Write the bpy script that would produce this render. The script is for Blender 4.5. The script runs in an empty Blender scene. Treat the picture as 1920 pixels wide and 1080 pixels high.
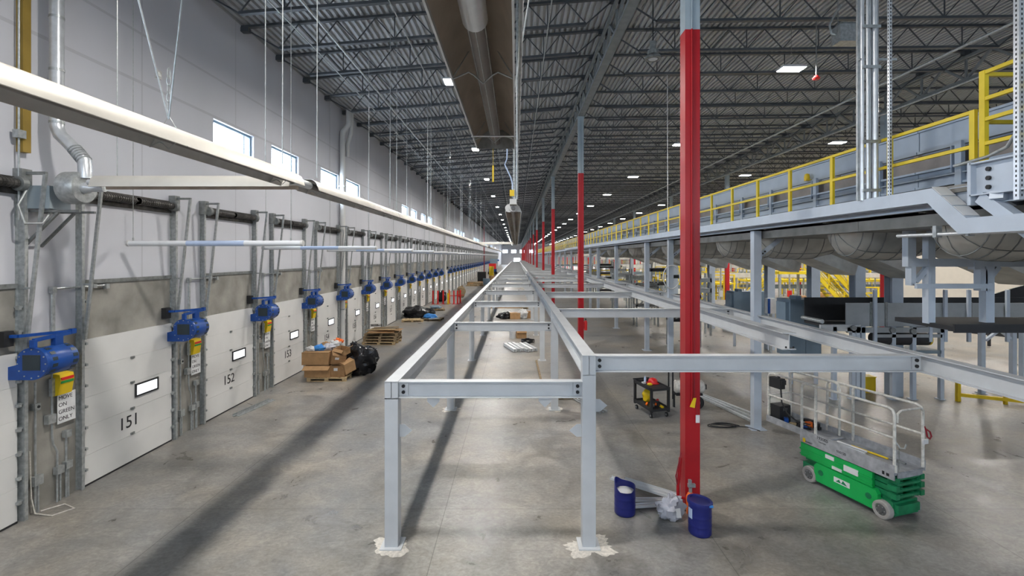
import bpy, math, random
from mathutils import Vector, Matrix, noise
S = bpy.context.scene
C = S.collection
PI = math.pi
random.seed(7)

# ---------------------------------------------------------------- camera, world, exposure
F, H = 900.0, 4.6                       # focal length in pixels of the 1920 frame, eye height
cam_data = bpy.data.cameras.new('camera')
cam_data.sensor_width = 36.0
cam_data.lens = 36.0 * F / 1920.0
cam_data.shift_x = -8.0 / 1920.0
cam_data.shift_y = -59.0 / 1920.0
cam_data.clip_end = 600
cam = bpy.data.objects.new('camera', cam_data)
cam.location = (0, 0, H)
cam.rotation_euler = (PI / 2, 0, 0)
C.objects.link(cam)
S.camera = cam

world = bpy.data.worlds.new('overcast_sky')
S.world = world
world.use_nodes = True
bg = world.node_tree.nodes['Background']
bg.inputs['Color'].default_value = (0.70, 0.84, 1.0, 1)
bg.inputs['Strength'].default_value = 22.0

S.view_settings.view_transform = 'Standard'
S.view_settings.look = 'None'
S.view_settings.gamma = 1.0
S.view_settings.use_curve_mapping = False
S.view_settings.exposure = 0.08
LAMP = 60.0                             # high-bay lens brightness
WATT = 520.0                            # light thrown by one high-bay lamp
BEAM = math.radians(168)                # its beam width
S.cycles.max_bounces = 7
S.cycles.diffuse_bounces = 4
S.cycles.glossy_bounces = 3
S.cycles.transparent_max_bounces = 8
S.cycles.caustics_reflective = False
S.cycles.caustics_refractive = False
S.cycles.sample_clamp_indirect = 4.0

# ---------------------------------------------------------------- materials
def mat(name, col, rough=0.6, metal=0.0, var=0.12, scale=3.0, bump=0.0, bscale=40.0, emit=None, spec=0.4, detail=4):
    m = bpy.data.materials.new(name)
    m.use_nodes = True
    nt = m.node_tree
    b = nt.nodes['Principled BSDF']
    b.inputs['Roughness'].default_value = rough
    b.inputs['Metallic'].default_value = metal
    b.inputs['Specular IOR Level'].default_value = spec
    tc = nt.nodes.new('ShaderNodeTexCoord')
    n = nt.nodes.new('ShaderNodeTexNoise')
    n.inputs['Scale'].default_value = scale
    n.inputs['Detail'].default_value = detail
    nt.links.new(tc.outputs['Object'], n.inputs['Vector'])
    r = nt.nodes.new('ShaderNodeMapRange')
    r.inputs[1].default_value = 0.3
    r.inputs[2].default_value = 0.7
    r.inputs[3].default_value = 1 - var
    r.inputs[4].default_value = 1 + var
    nt.links.new(n.outputs['Fac'], r.inputs[0])
    mx = nt.nodes.new('ShaderNodeVectorMath')
    mx.operation = 'SCALE'
    mx.inputs[0].default_value = col
    nt.links.new(r.outputs[0], mx.inputs['Scale'])
    nt.links.new(mx.outputs[0], b.inputs['Base Color'])
    if bump:
        n2 = nt.nodes.new('ShaderNodeTexNoise')
        n2.inputs['Scale'].default_value = bscale
        nt.links.new(tc.outputs['Object'], n2.inputs['Vector'])
        bp = nt.nodes.new('ShaderNodeBump')
        bp.inputs['Strength'].default_value = bump
        bp.inputs['Distance'].default_value = 0.02
        nt.links.new(n2.outputs['Fac'], bp.inputs['Height'])
        nt.links.new(bp.outputs[0], b.inputs['Normal'])
    if emit:
        b.inputs['Emission Color'].default_value = (*col, 1)
        b.inputs['Emission Strength'].default_value = emit
    return m

def nodes_of(m):
    return m.node_tree.nodes, m.node_tree.links

M = {}
M['white_paint'] = mat('white_paint', (0.70, 0.70, 0.72), 0.55, var=0.03, scale=0.7)
M['bare_concrete'] = mat('bare_concrete', (0.30, 0.285, 0.255), 0.85, var=0.3, scale=1.6, bump=0.25, bscale=9, detail=8)
M['door_white'] = mat('door_white', (0.72, 0.71, 0.69), 0.5, var=0.03, scale=2)
M['galv'] = mat('galvanised_steel', (0.44, 0.46, 0.46), 0.42, 0.6, var=0.22, scale=14)
M['galv_dark'] = mat('weathered_steel', (0.26, 0.27, 0.265), 0.5, 0.5, var=0.25, scale=9)
M['shiny'] = mat('shiny_galvanised_pipe', (0.72, 0.74, 0.76), 0.3, 0.55, var=0.1, scale=8)
M['spring'] = mat('oiled_spring_steel', (0.085, 0.08, 0.075), 0.5, 0.5, var=0.5, scale=6)
M['black'] = mat('black_plastic', (0.02, 0.02, 0.022), 0.5)
M['rubber'] = mat('black_rubber_belt', (0.025, 0.025, 0.027), 0.6)
M['blue'] = mat('blue_enamel', (0.010, 0.065, 0.29), 0.32, var=0.15, scale=5)
M['dark_glass'] = mat('dark_grille', (0.02, 0.035, 0.045), 0.3)
M['yellow'] = mat('yellow_paint', (0.80, 0.55, 0.015), 0.42, var=0.08)
M['safety_yellow'] = mat('safety_yellow_rail', (0.80, 0.60, 0.02), 0.4, var=0.08)
M['red'] = mat('red_column_paint', (0.40, 0.010, 0.016), 0.38, var=0.10, scale=1.5)
M['bright_red'] = mat('bright_red', (0.65, 0.02, 0.02), 0.35)
M['green'] = mat('green_lens', (0.02, 0.25, 0.05), 0.3)
M['orange'] = mat('orange_paint', (0.85, 0.16, 0.02), 0.4)
M['frame_white'] = mat('light_grey_primer', (0.59, 0.605, 0.62), 0.45, var=0.05, scale=3)
M['grey_paint'] = mat('blue_grey_paint', (0.20, 0.25, 0.28), 0.45, var=0.07)
M['steel_dark'] = mat('dark_joist_paint', (0.075, 0.083, 0.092), 0.5, 0.2, var=0.2)
M['col_grey'] = mat('grey_column_paint', (0.33, 0.39, 0.43), 0.45, var=0.06)
M['reflector_mid'] = mat('reflector_inside_bright_reflection', (0.50, 0.49, 0.47), 0.3, 0.6)  # brighter copy of the heater inside, its reflected light put into the colour
M['girder'] = mat('grey_girder_paint', (0.20, 0.215, 0.22), 0.5, 0.1, var=0.15)
M['deck'] = mat('grey_roof_deck', (0.42, 0.435, 0.45), 0.5, 0.2, var=0.15, scale=0.6)
M['reflector'] = mat('aluminium_reflector', (0.66, 0.63, 0.57), 0.45, 0.4, var=0.06)
M['reflector_in'] = mat('reflector_inside_warm_reflection', (0.52, 0.44, 0.36), 0.42, 0.35, var=0.15, scale=4)  # brown is the warm floor's reflection put into the aluminium's colour
M['tube_dark'] = mat('heated_tube_steel', (0.19, 0.17, 0.16), 0.45, 0.4, var=0.2)
M['tube_white'] = mat('white_tube_plastic', (0.80, 0.81, 0.83), 0.25, var=0.02)
M['tube_blue'] = mat('bluish_plastic_and_reflection', (0.50, 0.60, 0.80), 0.2, var=0.05)  # also carries the painted window reflection of the hanging tubes
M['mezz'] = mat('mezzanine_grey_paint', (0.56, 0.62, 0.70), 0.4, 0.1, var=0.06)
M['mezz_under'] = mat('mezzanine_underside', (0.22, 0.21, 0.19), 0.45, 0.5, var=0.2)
M['conv_blue'] = mat('blue_grey_conveyor_panel', (0.36, 0.43, 0.53), 0.42, 0.05, var=0.06)
M['conv_grey'] = mat('grey_conveyor_panel', (0.38, 0.40, 0.41), 0.45, 0.1, var=0.08)
M['panel_blue'] = mat('slate_blue_panel', (0.19, 0.26, 0.33), 0.5, var=0.06)
M['chute'] = mat('galvanised_chute', (0.55, 0.54, 0.50), 0.38, 0.5, var=0.18, scale=3)
M['cream'] = mat('cream_panel', (0.68, 0.62, 0.53), 0.7, var=0.03)
M['beige_metal'] = mat('pale_machine_panel', (0.62, 0.60, 0.55), 0.5, var=0.1)
M['cardboard'] = mat('cardboard', (0.42, 0.25, 0.12), 0.85, var=0.12, scale=6)
M['cardboard_dark'] = mat('brown_cardboard', (0.33, 0.19, 0.09), 0.85, var=0.15, scale=6)
M['wood'] = mat('pallet_wood', (0.45, 0.33, 0.18), 0.8, var=0.25, scale=8)
M['wood_old'] = mat('weathered_wood', (0.26, 0.19, 0.11), 0.85, var=0.35, scale=8)
M['bag_black'] = mat('black_bin_bag', (0.012, 0.012, 0.014), 0.25, bump=0.6, bscale=9)
M['bag_clear'] = mat('cloudy_plastic_bag', (0.55, 0.55, 0.60), 0.2, bump=0.4, bscale=12)
M['paper_white'] = mat('white_paper', (0.75, 0.75, 0.75), 0.7)
M['drum_blue'] = mat('dark_blue_drum', (0.016, 0.022, 0.17), 0.38, var=0.12)
M['lift_green'] = mat('bright_green_enamel', (0.01, 0.42, 0.09), 0.3, var=0.12)
M['lift_dark_green'] = mat('scissor_green', (0.012, 0.20, 0.08), 0.45, var=0.25, scale=6)
M['lift_rail'] = mat('scuffed_cream_rail', (0.68, 0.66, 0.61), 0.5, var=0.2, scale=18)
M['lift_grey'] = mat('scuffed_grey_platform', (0.40, 0.41, 0.43), 0.5, 0.2, var=0.25, scale=8)
M['tyre'] = mat('grey_solid_tyre', (0.36, 0.34, 0.32), 0.8, var=0.15, scale=10)
M['hub'] = mat('wheel_hub', (0.16, 0.16, 0.16), 0.5, 0.5)
M['brass'] = mat('yellow_brown_board', (0.30, 0.20, 0.04), 0.6)
M['pvc'] = mat('white_pvc_pipe', (0.66, 0.65, 0.63), 0.4, var=0.03)
M['dust'] = mat('pale_concrete_dust', (0.62, 0.58, 0.52), 0.95, var=0.2, scale=20)
M['blue_plastic'] = mat('light_blue_plastic', (0.05, 0.25, 0.65), 0.4)
M['win_frame'] = mat('blue_grey_window_frame', (0.24, 0.34, 0.42), 0.4, 0.3)
M['lens'] = mat('lit_led_lens', (1.0, 0.96, 0.90), 0.4, var=0, emit=LAMP)
M['lit_pane'] = mat('lit_door_pane', (0.90, 0.95, 1.0), 0.2, var=0, emit=2.2)
M['dark_red'] = mat('dark_red_pipe', (0.25, 0.02, 0.03), 0.4)

def floor_material():
    m = mat('polished_concrete_floor', (0.33, 0.315, 0.29), 0.4)
    N, L = nodes_of(m)
    b = N['Principled BSDF']
    for l in list(b.inputs['Base Color'].links):
        L.remove(l)
    tc = N.new('ShaderNodeTexCoord')
    def nz(scale, det, sx=1, sy=1, dist=0):
        mp = N.new('ShaderNodeMapping'); mp.inputs['Scale'].default_value = (sx, sy, 1)
        L.new(tc.outputs['Object'], mp.inputs[0])
        n = N.new('ShaderNodeTexNoise'); n.inputs['Scale'].default_value = scale; n.inputs['Detail'].default_value = det
        n.inputs['Roughness'].default_value = 0.6; n.inputs['Distortion'].default_value = dist
        L.new(mp.outputs[0], n.inputs['Vector']); return n.outputs['Fac']
    def mth(op, a, c=None):
        n = N.new('ShaderNodeMath'); n.operation = op
        for i, x in enumerate((a, c)):
            if x is None: continue
            if isinstance(x, (int, float)): n.inputs[i].default_value = x
            else: L.new(x, n.inputs[i])
        return n.outputs[0]
    def rng(x, a, c, lo, hi):
        n = N.new('ShaderNodeMapRange')
        n.inputs[1].default_value = a; n.inputs[2].default_value = c; n.inputs[3].default_value = lo; n.inputs[4].default_value = hi
        L.new(x, n.inputs[0]); return n.outputs[0]
    big = nz(0.22, 6); mid = nz(1.1, 9, 1, 1, 1.2); fine = nz(18, 6, 1, 1, .6); scr = nz(4.0, 8, 1, 1.6, 2.5)
    val = mth('MULTIPLY', rng(big, .3, .7, .72, 1.22), rng(mid, .3, .7, .68, 1.26))
    val = mth('MULTIPLY', val, rng(fine, .3, .7, .86, 1.14))
    val = mth('MULTIPLY', val, rng(scr, .35, .7, .84, 1.16))
    sep = N.new('ShaderNodeSeparateXYZ'); L.new(tc.outputs['Object'], sep.inputs[0])
    def joint(axis, off, pitch, w):
        a = mth('SUBTRACT', sep.outputs[axis], off)
        a = mth('DIVIDE', a, pitch)
        a = mth('FRACT', mth('ADD', a, 100.5))
        a = mth('ABSOLUTE', mth('SUBTRACT', a, 0.5))
        return mth('LESS_THAN', a, w / pitch)
    j = mth('MAXIMUM', joint(0, -1.29, 4.5, 0.007), joint(1, 8.75, 3.7, 0.006))
    val = mth('MULTIPLY', val, mth('SUBTRACT', 1.0, mth('MULTIPLY', j, 0.42)))
    mix = N.new('ShaderNodeMix'); mix.data_type = 'RGBA'
    mix.inputs['A'].default_value = (0.255, 0.248, 0.238, 1); mix.inputs['B'].default_value = (0.31, 0.275, 0.228, 1)
    L.new(rng(nz(0.35, 5), .4, .65, 0, 1), mix.inputs['Factor'])
    sc = N.new('ShaderNodeVectorMath'); sc.operation = 'SCALE'
    L.new(mix.outputs['Result'], sc.inputs[0]); L.new(val, sc.inputs['Scale'])
    L.new(sc.outputs[0], b.inputs['Base Color'])
    L.new(rng(mid, .3, .7, .26, .46), b.inputs['Roughness'])
    b.inputs['Specular IOR Level'].default_value = 0.5
    bp = N.new('ShaderNodeBump'); bp.inputs['Strength'].default_value = 0.06; bp.inputs['Distance'].default_value = 0.01
    L.new(fine, bp.inputs['Height']); L.new(bp.outputs[0], b.inputs['Normal'])
    return m
M['floor'] = floor_material()

def wall_material():                    # painted precast panels with recessed joint lines
    m = mat('painted_precast_wall', (0.60, 0.605, 0.65), 0.6, var=0.04, scale=0.5)
    N, L = nodes_of(m)
    b = N['Principled BSDF']
    src = b.inputs['Base Color'].links[0].from_socket
    tc = N.new('ShaderNodeTexCoord'); sep = N.new('ShaderNodeSeparateXYZ'); L.new(tc.outputs['Object'], sep.inputs[0])
    def mth(op, a, c=None):
        n = N.new('ShaderNodeMath'); n.operation = op
        for i, x in enumerate((a, c)):
            if x is None: continue
            if isinstance(x, (int, float)): n.inputs[i].default_value = x
            else: L.new(x, n.inputs[i])
        return n.outputs[0]
    def line(axis, off, w):
        return mth('LESS_THAN', mth('ABSOLUTE', mth('SUBTRACT', sep.outputs[axis], off)), w)
    def rep(axis, off, pitch, w):
        a = mth('FRACT', mth('ADD', mth('DIVIDE', mth('SUBTRACT', sep.outputs[axis], off), pitch), 50.5))
        return mth('LESS_THAN', mth('ABSOLUTE', mth('SUBTRACT', a, .5)), w / pitch)
    j = mth('MAXIMUM', line(2, 8.62, 0.035), line(2, 9.75, 0.03))
    j = mth('MAXIMUM', j, rep(1, 11.12, 3.71, 0.022))
    f = mth('SUBTRACT', 1.0, mth('MULTIPLY', j, 0.16))
    sc = N.new('ShaderNodeVectorMath'); sc.operation = 'SCALE'
    L.new(src, sc.inputs[0]); L.new(f, sc.inputs['Scale']); L.new(sc.outputs[0], b.inputs['Base Color'])
    return m
M['wall'] = wall_material()

def glass_material():
    m = bpy.data.materials.new('window_glass'); m.use_nodes = True
    N, L = nodes_of(m)
    N.remove(N['Principled BSDF'])
    t = N.new('ShaderNodeBsdfTransparent'); g = N.new('ShaderNodeBsdfGlossy'); g.inputs['Roughness'].default_value = 0.02
    x = N.new('ShaderNodeMixShader'); x.inputs[0].default_value = 0.06; L.new(t.outputs[0], x.inputs[1]); L.new(g.outputs[0], x.inputs[2])
    L.new(x.outputs[0], N['Material Output'].inputs[0])
    return m
M['glass'] = glass_material()

# ---------------------------------------------------------------- geometry helpers
class MB:
    def __init__(s):
        s.v = []; s.f = []; s.mi = []; s.cur = 0
    def add(s, vs, fs):
        o = len(s.v)
        s.v += [tuple(p) for p in vs]
        for f in fs:
            s.f.append([o + i for i in f]); s.mi.append(s.cur)
        return s
    def mat(s, i):
        s.cur = i; return s
    def box(s, x0, x1, y0, y1, z0, z1):
        x0, x1 = min(x0, x1), max(x0, x1); y0, y1 = min(y0, y1), max(y0, y1); z0, z1 = min(z0, z1), max(z0, z1)
        v = [(x0, y0, z0), (x1, y0, z0), (x1, y1, z0), (x0, y1, z0), (x0, y0, z1), (x1, y0, z1), (x1, y1, z1), (x0, y1, z1)]
        return s.add(v, [(0, 3, 2, 1), (4, 5, 6, 7), (0, 1, 5, 4), (1, 2, 6, 5), (2, 3, 7, 6), (3, 0, 4, 7)])
    def cbox(s, c, size, R=None):
        R = R or Matrix.Identity(3); c = Vector(c); hx, hy, hz = [a / 2 for a in size]
        v = [c + R @ Vector((a * hx, b * hy, d * hz)) for a, b, d in ((-1, -1, -1), (1, -1, -1), (1, 1, -1), (-1, 1, -1), (-1, -1, 1), (1, -1, 1), (1, 1, 1), (-1, 1, 1))]
        return s.add(v, [(0, 3, 2, 1), (4, 5, 6, 7), (0, 1, 5, 4), (1, 2, 6, 5), (2, 3, 7, 6), (3, 0, 4, 7)])
    def axes(s, d, up=(0, 0, 1)):
        d = d.normalized(); up = Vector(up)
        if abs(d.dot(up)) > 0.99: up = Vector((0, 1, 0))
        u = d.cross(up).normalized(); return u, u.cross(d).normalized()
    def bar(s, p, q, w, h, up=(0, 0, 1)):
        p, q = Vector(p), Vector(q); u, n = s.axes(q - p, up); u = u * (w / 2); n = n * (h / 2)
        v = [p - u - n, p + u - n, p + u + n, p - u + n, q - u - n, q + u - n, q + u + n, q - u + n]
        return s.add(v, [(0, 1, 2, 3), (7, 6, 5, 4), (0, 4, 5, 1), (1, 5, 6, 2), (2, 6, 7, 3), (3, 7, 4, 0)])
    def ibeam(s, p, q, w, h, tf=0.014, tw=0.01, up=(0, 0, 1)):
        p, q = Vector(p), Vector(q); u, n = s.axes(q - p, up)
        o = n * (h / 2 - tf / 2)
        s.bar(p + o, q + o, w, tf, up); s.bar(p - o, q - o, w, tf, up); return s.bar(p, q, tw, h - 2 * tf, up)
    def tube(s, pts, r, n=8, cap=True, rr=None):
        pts = [Vector(p) for p in pts]; rings = []
        for i, p in enumerate(pts):
            a = pts[max(i - 1, 0)]; b = pts[min(i + 1, len(pts) - 1)]
            d = (b - a)
            if i == 0:
                u, w = s.axes(d)
            else:
                dn = d.normalized(); u = (u - dn * u.dot(dn)).normalized(); w = dn.cross(u) * -1
                w = u.cross(dn).normalized()
            ri = rr[i] if rr else r
            rings.append([p + u * (ri * math.cos(2 * PI * k / n)) + w * (ri * math.sin(2 * PI * k / n)) for k in range(n)])
        v = [x for g in rings for x in g]; f = []
        for i in range(len(pts) - 1):
            for k in range(n):
                f.append((i * n + k, i * n + (k + 1) % n, (i + 1) * n + (k + 1) % n, (i + 1) * n + k))
        if cap:
            f.append(tuple(range(n - 1, -1, -1))); f.append(tuple((len(pts) - 1) * n + k for k in range(n)))
        return s.add(v, f)
    def cyl(s, p, q, r, n=12, r2=None):
        return s.tube([p, q], r, n, True, [r, r if r2 is None else r2])
    def lathe(s, prof, o=(0, 0, 0), R=None, n=20, wob=None):
        R = R or Matrix.Identity(3); o = Vector(o); v = []; f = []
        for r, z in prof:
            for k in range(n):
                a = 2 * PI * k / n; dz = wob(a, z) if wob else 0
                v.append(o + R @ Vector((r * math.cos(a), r * math.sin(a), z + dz)))
        for i in range(len(prof) - 1):
            for k in range(n):
                f.append((i * n + k, i * n + (k + 1) % n, (i + 1) * n + (k + 1) % n, (i + 1) * n + k))
        if prof[0][0] > 1e-4: f.append(tuple(range(n - 1, -1, -1)))
        if prof[-1][0] > 1e-4 and prof[-1][1] >= prof[0][1] and not wob: f.append(tuple((len(prof) - 1) * n + k for k in range(n)))
        return s.add(v, f)
    def prism(s, poly, o, u, w, d):      # 2-D outline in the axes u, w at o, pushed along d
        o, u, w, d = Vector(o), Vector(u), Vector(w), Vector(d); n = len(poly)
        v = [o + u * a + w * b for a, b in poly] + [o + u * a + w * b + d for a, b in poly]
        f = [tuple(range(n - 1, -1, -1)), tuple(range(n, 2 * n))] + [(k, (k + 1) % n, n + (k + 1) % n, n + k) for k in range(n)]
        return s.add(v, f)
    def sheet(s, prof, o, u, w, d, t=0.004):   # thin open profile pushed along d, with real thickness
        n = len(prof); off = []
        for i in range(n):
            a = Vector(prof[max(i - 1, 0)]); b = Vector(prof[min(i + 1, n - 1)]); e = (b - a).normalized()
            off.append((prof[i][0] - e.y * t, prof[i][1] + e.x * t))
        return s.strip(list(prof), off, o, u, w, d)
    def strip(s, A, B, o, u, w, d):
        o, u, w, d = Vector(o), Vector(u), Vector(w), Vector(d); n = len(A)
        P = [o + u * a + w * b for a, b in A] + [o + u * a + w * b for a, b in B]
        v = P + [p + d for p in P]; f = []; m = 2 * n; c0 = s.cur
        o0 = len(s.v); s.v += [tuple(p) for p in v]
        def q(ids, mi):
            s.f.append([o0 + i for i in ids]); s.mi.append(mi)
        for k in range(n - 1):
            q((k, k + 1, m + k + 1, m + k), c0)
            q((n + k, m + n + k, m + n + k + 1, n + k + 1), c0 + 1)
            q((k, n + k, n + k + 1, k + 1), c0); q((m + k, m + k + 1, m + n + k + 1, m + n + k), c0)
        q((0, m, m + n, n), c0 + 1); q((n - 1, 2 * n - 1, m + 2 * n - 1, m + n - 1), c0 + 1)
        return s
    def blob(s, c, r, seed=0, amp=0.25, fr=1.6, n=14, squash=(1, 1, 1), flat=None):
        v = []; f = []; c = Vector(c); m = n * 2
        for i in range(n + 1):
            t = PI * i / n
            for k in range(m):
                a = 2 * PI * k / m
                d = Vector((math.sin(t) * math.cos(a), math.sin(t) * math.sin(a), math.cos(t)))
                q = 1 + amp * noise.noise(d * fr + Vector((seed * 7.3, seed * 3.1, 0))) + amp * 0.5 * noise.noise(d * fr * 3 + Vector((seed, 0, 9)))
                p = Vector((d.x * r * q * squash[0], d.y * r * q * squash[1], d.z * r * q * squash[2])) + c
                if flat is not None and p.z < flat: p.z = flat
                v.append(p)
        for i in range(n):
            for k in range(m):
                f.append((i * m + k, (i + 1) * m + k, (i + 1) * m + (k + 1) % m, i * m + (k + 1) % m))
        return s.add(v, f)
    def mesh(s, name, mats, smooth=False):
        me = bpy.data.meshes.new(name)
        me.from_pydata(s.v, [], s.f)
        for m in (mats if isinstance(mats, (list, tuple)) else [mats]):
            me.materials.append(M[m])
        me.polygons.foreach_set('material_index', s.mi)
        if smooth:
            me.polygons.foreach_set('use_smooth', [True] * len(s.f))
            me.set_sharp_from_angle(angle=math.radians(38))
        me.update()
        return me
    def build(s, name, mats, parent=None, smooth=False, loc=(0, 0, 0), rz=0):
        return put(name, s.mesh(name, mats, smooth), parent, loc, rz)

def put(name, me, parent=None, loc=(0, 0, 0), rz=0):
    o = bpy.data.objects.new(name, me)
    o.location = loc; o.rotation_euler = (0, 0, rz)
    C.objects.link(o)
    if parent: o.parent = parent
    return o
def tag(o, label, cat, group=None, kind=None):
    o['label'] = label; o['category'] = cat
    if group: o['group'] = group
    if kind: o['kind'] = kind
    return o
def thing(name, label, cat, loc=(0, 0, 0), rz=0, group=None, kind=None):
    o = bpy.data.objects.new(name, None); o.empty_display_size = 0.2
    o.location = loc; o.rotation_euler = (0, 0, rz); C.objects.link(o)
    return tag(o, label, cat, group, kind)
def struct(o, label=None, cat=None):
    o['kind'] = 'structure'
    if label: o['label'] = label
    if cat: o['category'] = cat
    return o
def kids(o):
    return [c for c in bpy.data.objects if c.parent == o]
def dup(root, loc, label=None, group=None, rz=None, tree=None):
    r = root.copy(); C.objects.link(r); r.location = loc
    if rz is not None: r.rotation_euler = (0, 0, rz)
    if label: r['label'] = label
    if group: r['group'] = group
    for ch, subs in (tree if tree is not None else family(root)):
        c = ch.copy(); C.objects.link(c); c.parent = r
        for g in subs:
            d = g.copy(); C.objects.link(d); d.parent = c
    return r
def family(root):
    return [(c, kids(c)) for c in kids(root)]
def rotz(a): return Matrix.Rotation(a, 3, 'Z')
def rot(a, ax): return Matrix.Rotation(a, 3, ax)
def nth(i):
    words = ['nearest', 'second', 'third', 'fourth', 'fifth', 'sixth', 'seventh', 'eighth', 'ninth', 'tenth', 'eleventh', 'twelfth', 'thirteenth',
             'fourteenth', 'fifteenth', 'sixteenth', 'seventeenth', 'eighteenth', 'nineteenth', 'twentieth']
    if i < 20: return words[i]
    k = i + 1
    return str(k) + ('th' if 10 <= k % 100 <= 20 else {1: 'st', 2: 'nd', 3: 'rd'}.get(k % 10, 'th'))
def text_mesh(txt, size, depth=0.002, align='CENTER', space=1.0):
    c = bpy.data.curves.new('lettering', 'FONT'); c.body = txt; c.size = size; c.extrude = depth
    c.align_x = align; c.align_y = 'CENTER'; c.space_line = space
    o = bpy.data.objects.new('lettering', c)
    C.objects.link(o)
    bpy.context.view_layer.update()
    me = bpy.data.meshes.new_from_object(o.evaluated_get(bpy.context.evaluated_depsgraph_get()))
    C.objects.unlink(o); bpy.data.objects.remove(o); bpy.data.curves.remove(c)
    me.materials.clear()
    return me
WALLTXT = Matrix(((0, 0, 1), (1, 0, 0), (0, 1, 0)))          # columns: reads along +Y, up +Z, faces +X
FRONTTXT = Matrix(((1, 0, 0), (0, 0, -1), (0, 1, 0)))        # reads along +X, faces -Y
def letters(name, me, m, parent, loc, R):
    me.materials.append(M[m])
    o = bpy.data.objects.new(name, me); C.objects.link(o); o.parent = parent
    o.matrix_local = Matrix.Translation(loc) @ R.to_4x4()
    return o
# ================================================================ SETTING
YB, YE = -14.0, 280.0                  # ends of the hall
XW, XR = -8.67, 64.0                   # dock wall, far side wall
COLX = 3.22
DP, DW = 3.71, 2.47                    # dock door pitch and width
def dy0(i): return 9.54 + DP * (i - 1) # left edge of door 150 + i
NDOOR = 59

struct(MB().box(XW - 0.3, XR + 0.3, YB, YE + 0.3, -0.3, 0).build('floor', 'floor'), 'grey polished concrete floor with saw-cut joints', 'floor')

# dock wall with its strip of high windows
WIN = []
for g0, offs in ((-9.3, (0, 3.27, 7.56, 10.75)), (13.74, (0, 3.27, 7.56, 10.75)), (36.4, (0, 3.3, 7.4, 10.8)), (67.3, (0, 3.3, 7.4, 10.8)), (98, (0, 3.3, 7.4, 10.8)),  # first group is unseen, added to bring daylight onto the frame
                 (129, (0, 3.3, 7.4, 10.8)), (160, (0, 3.3, 7.4, 10.8)), (191, (0, 3.3, 7.4, 10.8))):
    for o in offs: WIN.append((g0 + o, g0 + o + 2.12))
WZ0, WZ1 = 7.22, 8.56
b = MB()
WT = 0.28
y = YB
for a, c in WIN + [(YE, YE)]:
    b.box(XW - WT, XW, y, a, WZ0, WZ1); y = c
b.box(XW - WT, XW, YB, YE, WZ1, 11.95)
b.box(XW - WT, XW, YB, YE, 4.07, WZ0)
b.box(XW - WT, XW, YB, dy0(-1) + DW, 0, 4.07)
for i in range(-1, NDOOR):
    a = dy0(i); e = a + DW; nxt = dy0(i + 1)
    b.mat(1).box(XW - WT, XW, a, e, 0, 4.07)
    b.mat(1).box(XW - WT, XW, e, nxt, 0, 3.2)
    b.mat(0).box(XW - WT, XW, e, nxt, 3.2, 4.07)
b.mat(0).box(XW - WT, XW, dy0(NDOOR), YE, 0, 4.07)
struct(b.build('wall_left', ['wall', 'bare_concrete']), 'long pale dock wall with bare concrete piers between the doors', 'wall')
b = MB()
for a, c in ((0, 4.0), (4.0, 7.0), (7.0, 10.0), (10.0, 11.95)): b.box(XR, XR + 0.3, YB, YE, a, c)
struct(MB().box(XR, XR + 0.3, YB, YE, 0, 14.2).build('wall_right', 'white_paint'), 'far pale side wall of the hall', 'wall')
b = MB(); x = XW - WT
BW = [(-6.5 + 9.0 * k, -2.9 + 9.0 * k) for k in range(6)]  # unseen back windows, added to throw bluish daylight on front faces
for a, c in BW + [(XR + .3, XR + .3)]:
    b.box(x, a, YB - .3, YB, 6.4, 8.8); x = c
b.box(XW - WT, XR + .3, YB - .3, YB, 8.8, 14.2).box(XW - WT, XR + .3, YB - .3, YB, 0, 6.4)
struct(b.build('wall_back', 'white_paint'), 'end wall behind the viewer with a row of windows added for daylight', 'wall')
# far end wall with two rows of windows and an open dock bay
b = MB()
EW = [(-8 + 5.0 * k, -5 + 5.0 * k) for k in range(14)]
x = XW - WT
for a, c in EW + [(XR + .3, XR + .3)]:
    b.box(x, a, YE, YE + .3, 6.6, 8.6); x = c
b.box(XW - WT, XR + .3, YE, YE + .3, 8.6, 14.2)
b.box(XW - WT, -1.4, YE, YE + .3, 0, 6.6); b.box(2.2, XR + .3, YE, YE + .3, 0, 6.6); b.box(-1.4, 2.2, YE, YE + .3, 3.6, 6.6)
struct(b.build('wall_front', 'white_paint'), 'distant white end wall with a row of windows', 'wall')

def portal(parent, loc, w, h, rot_, wide=False):
    li = bpy.data.lights.new('daylight_portal', 'AREA'); li.shape = 'RECTANGLE'; li.size = h if rot_[1] else w; li.size_y = w if rot_[1] else h
    li.cycles.is_portal = True
    o = bpy.data.objects.new('daylight_portal', li); o.location = loc; o.rotation_euler = rot_; C.objects.link(o); o.parent = parent
def window(n, lab, x, y0, y1, z0, z1):
    f = MB(); t = 0.07; xo, xi = x - 0.24, x - 0.10
    f.box(xo, xi, y0, y1, z0, z0 + t).box(xo, xi, y0, y1, z1 - t, z1).box(xo, xi, y0, y0 + t, z0 + t, z1 - t).box(xo, xi, y1 - t, y1, z0 + t, z1 - t)
    r = struct(f.build('window_%d' % n, 'win_frame'), lab, 'window')
    MB().box(xo + .04, xi - .03, y1 - 0.36, y1 - 0.31, z0 + t, z1 - t).build('mullion', 'win_frame', r)
    MB().box(xo + .06, xo + .07, y0 + t, y1 - t, z0 + t, z1 - t).build('pane', 'glass', r)
    MB().box(x - 0.10, x + 0.015, y0, y1, z0, z0 + 0.02).build('sill', 'win_frame', r)
    portal(r, (x - .27, (y0 + y1) / 2, (z0 + z1) / 2), y1 - y0, z1 - z0, (0, -PI / 2, 0))
    return r
for k, (a, c) in enumerate(WIN):
    window(k + 1, '%s square window high in the dock wall' % nth(k - 4) if k > 3 else 'unseen square window added for daylight in the dock wall beside the viewer', XW, a, c, WZ0, WZ1)
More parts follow.
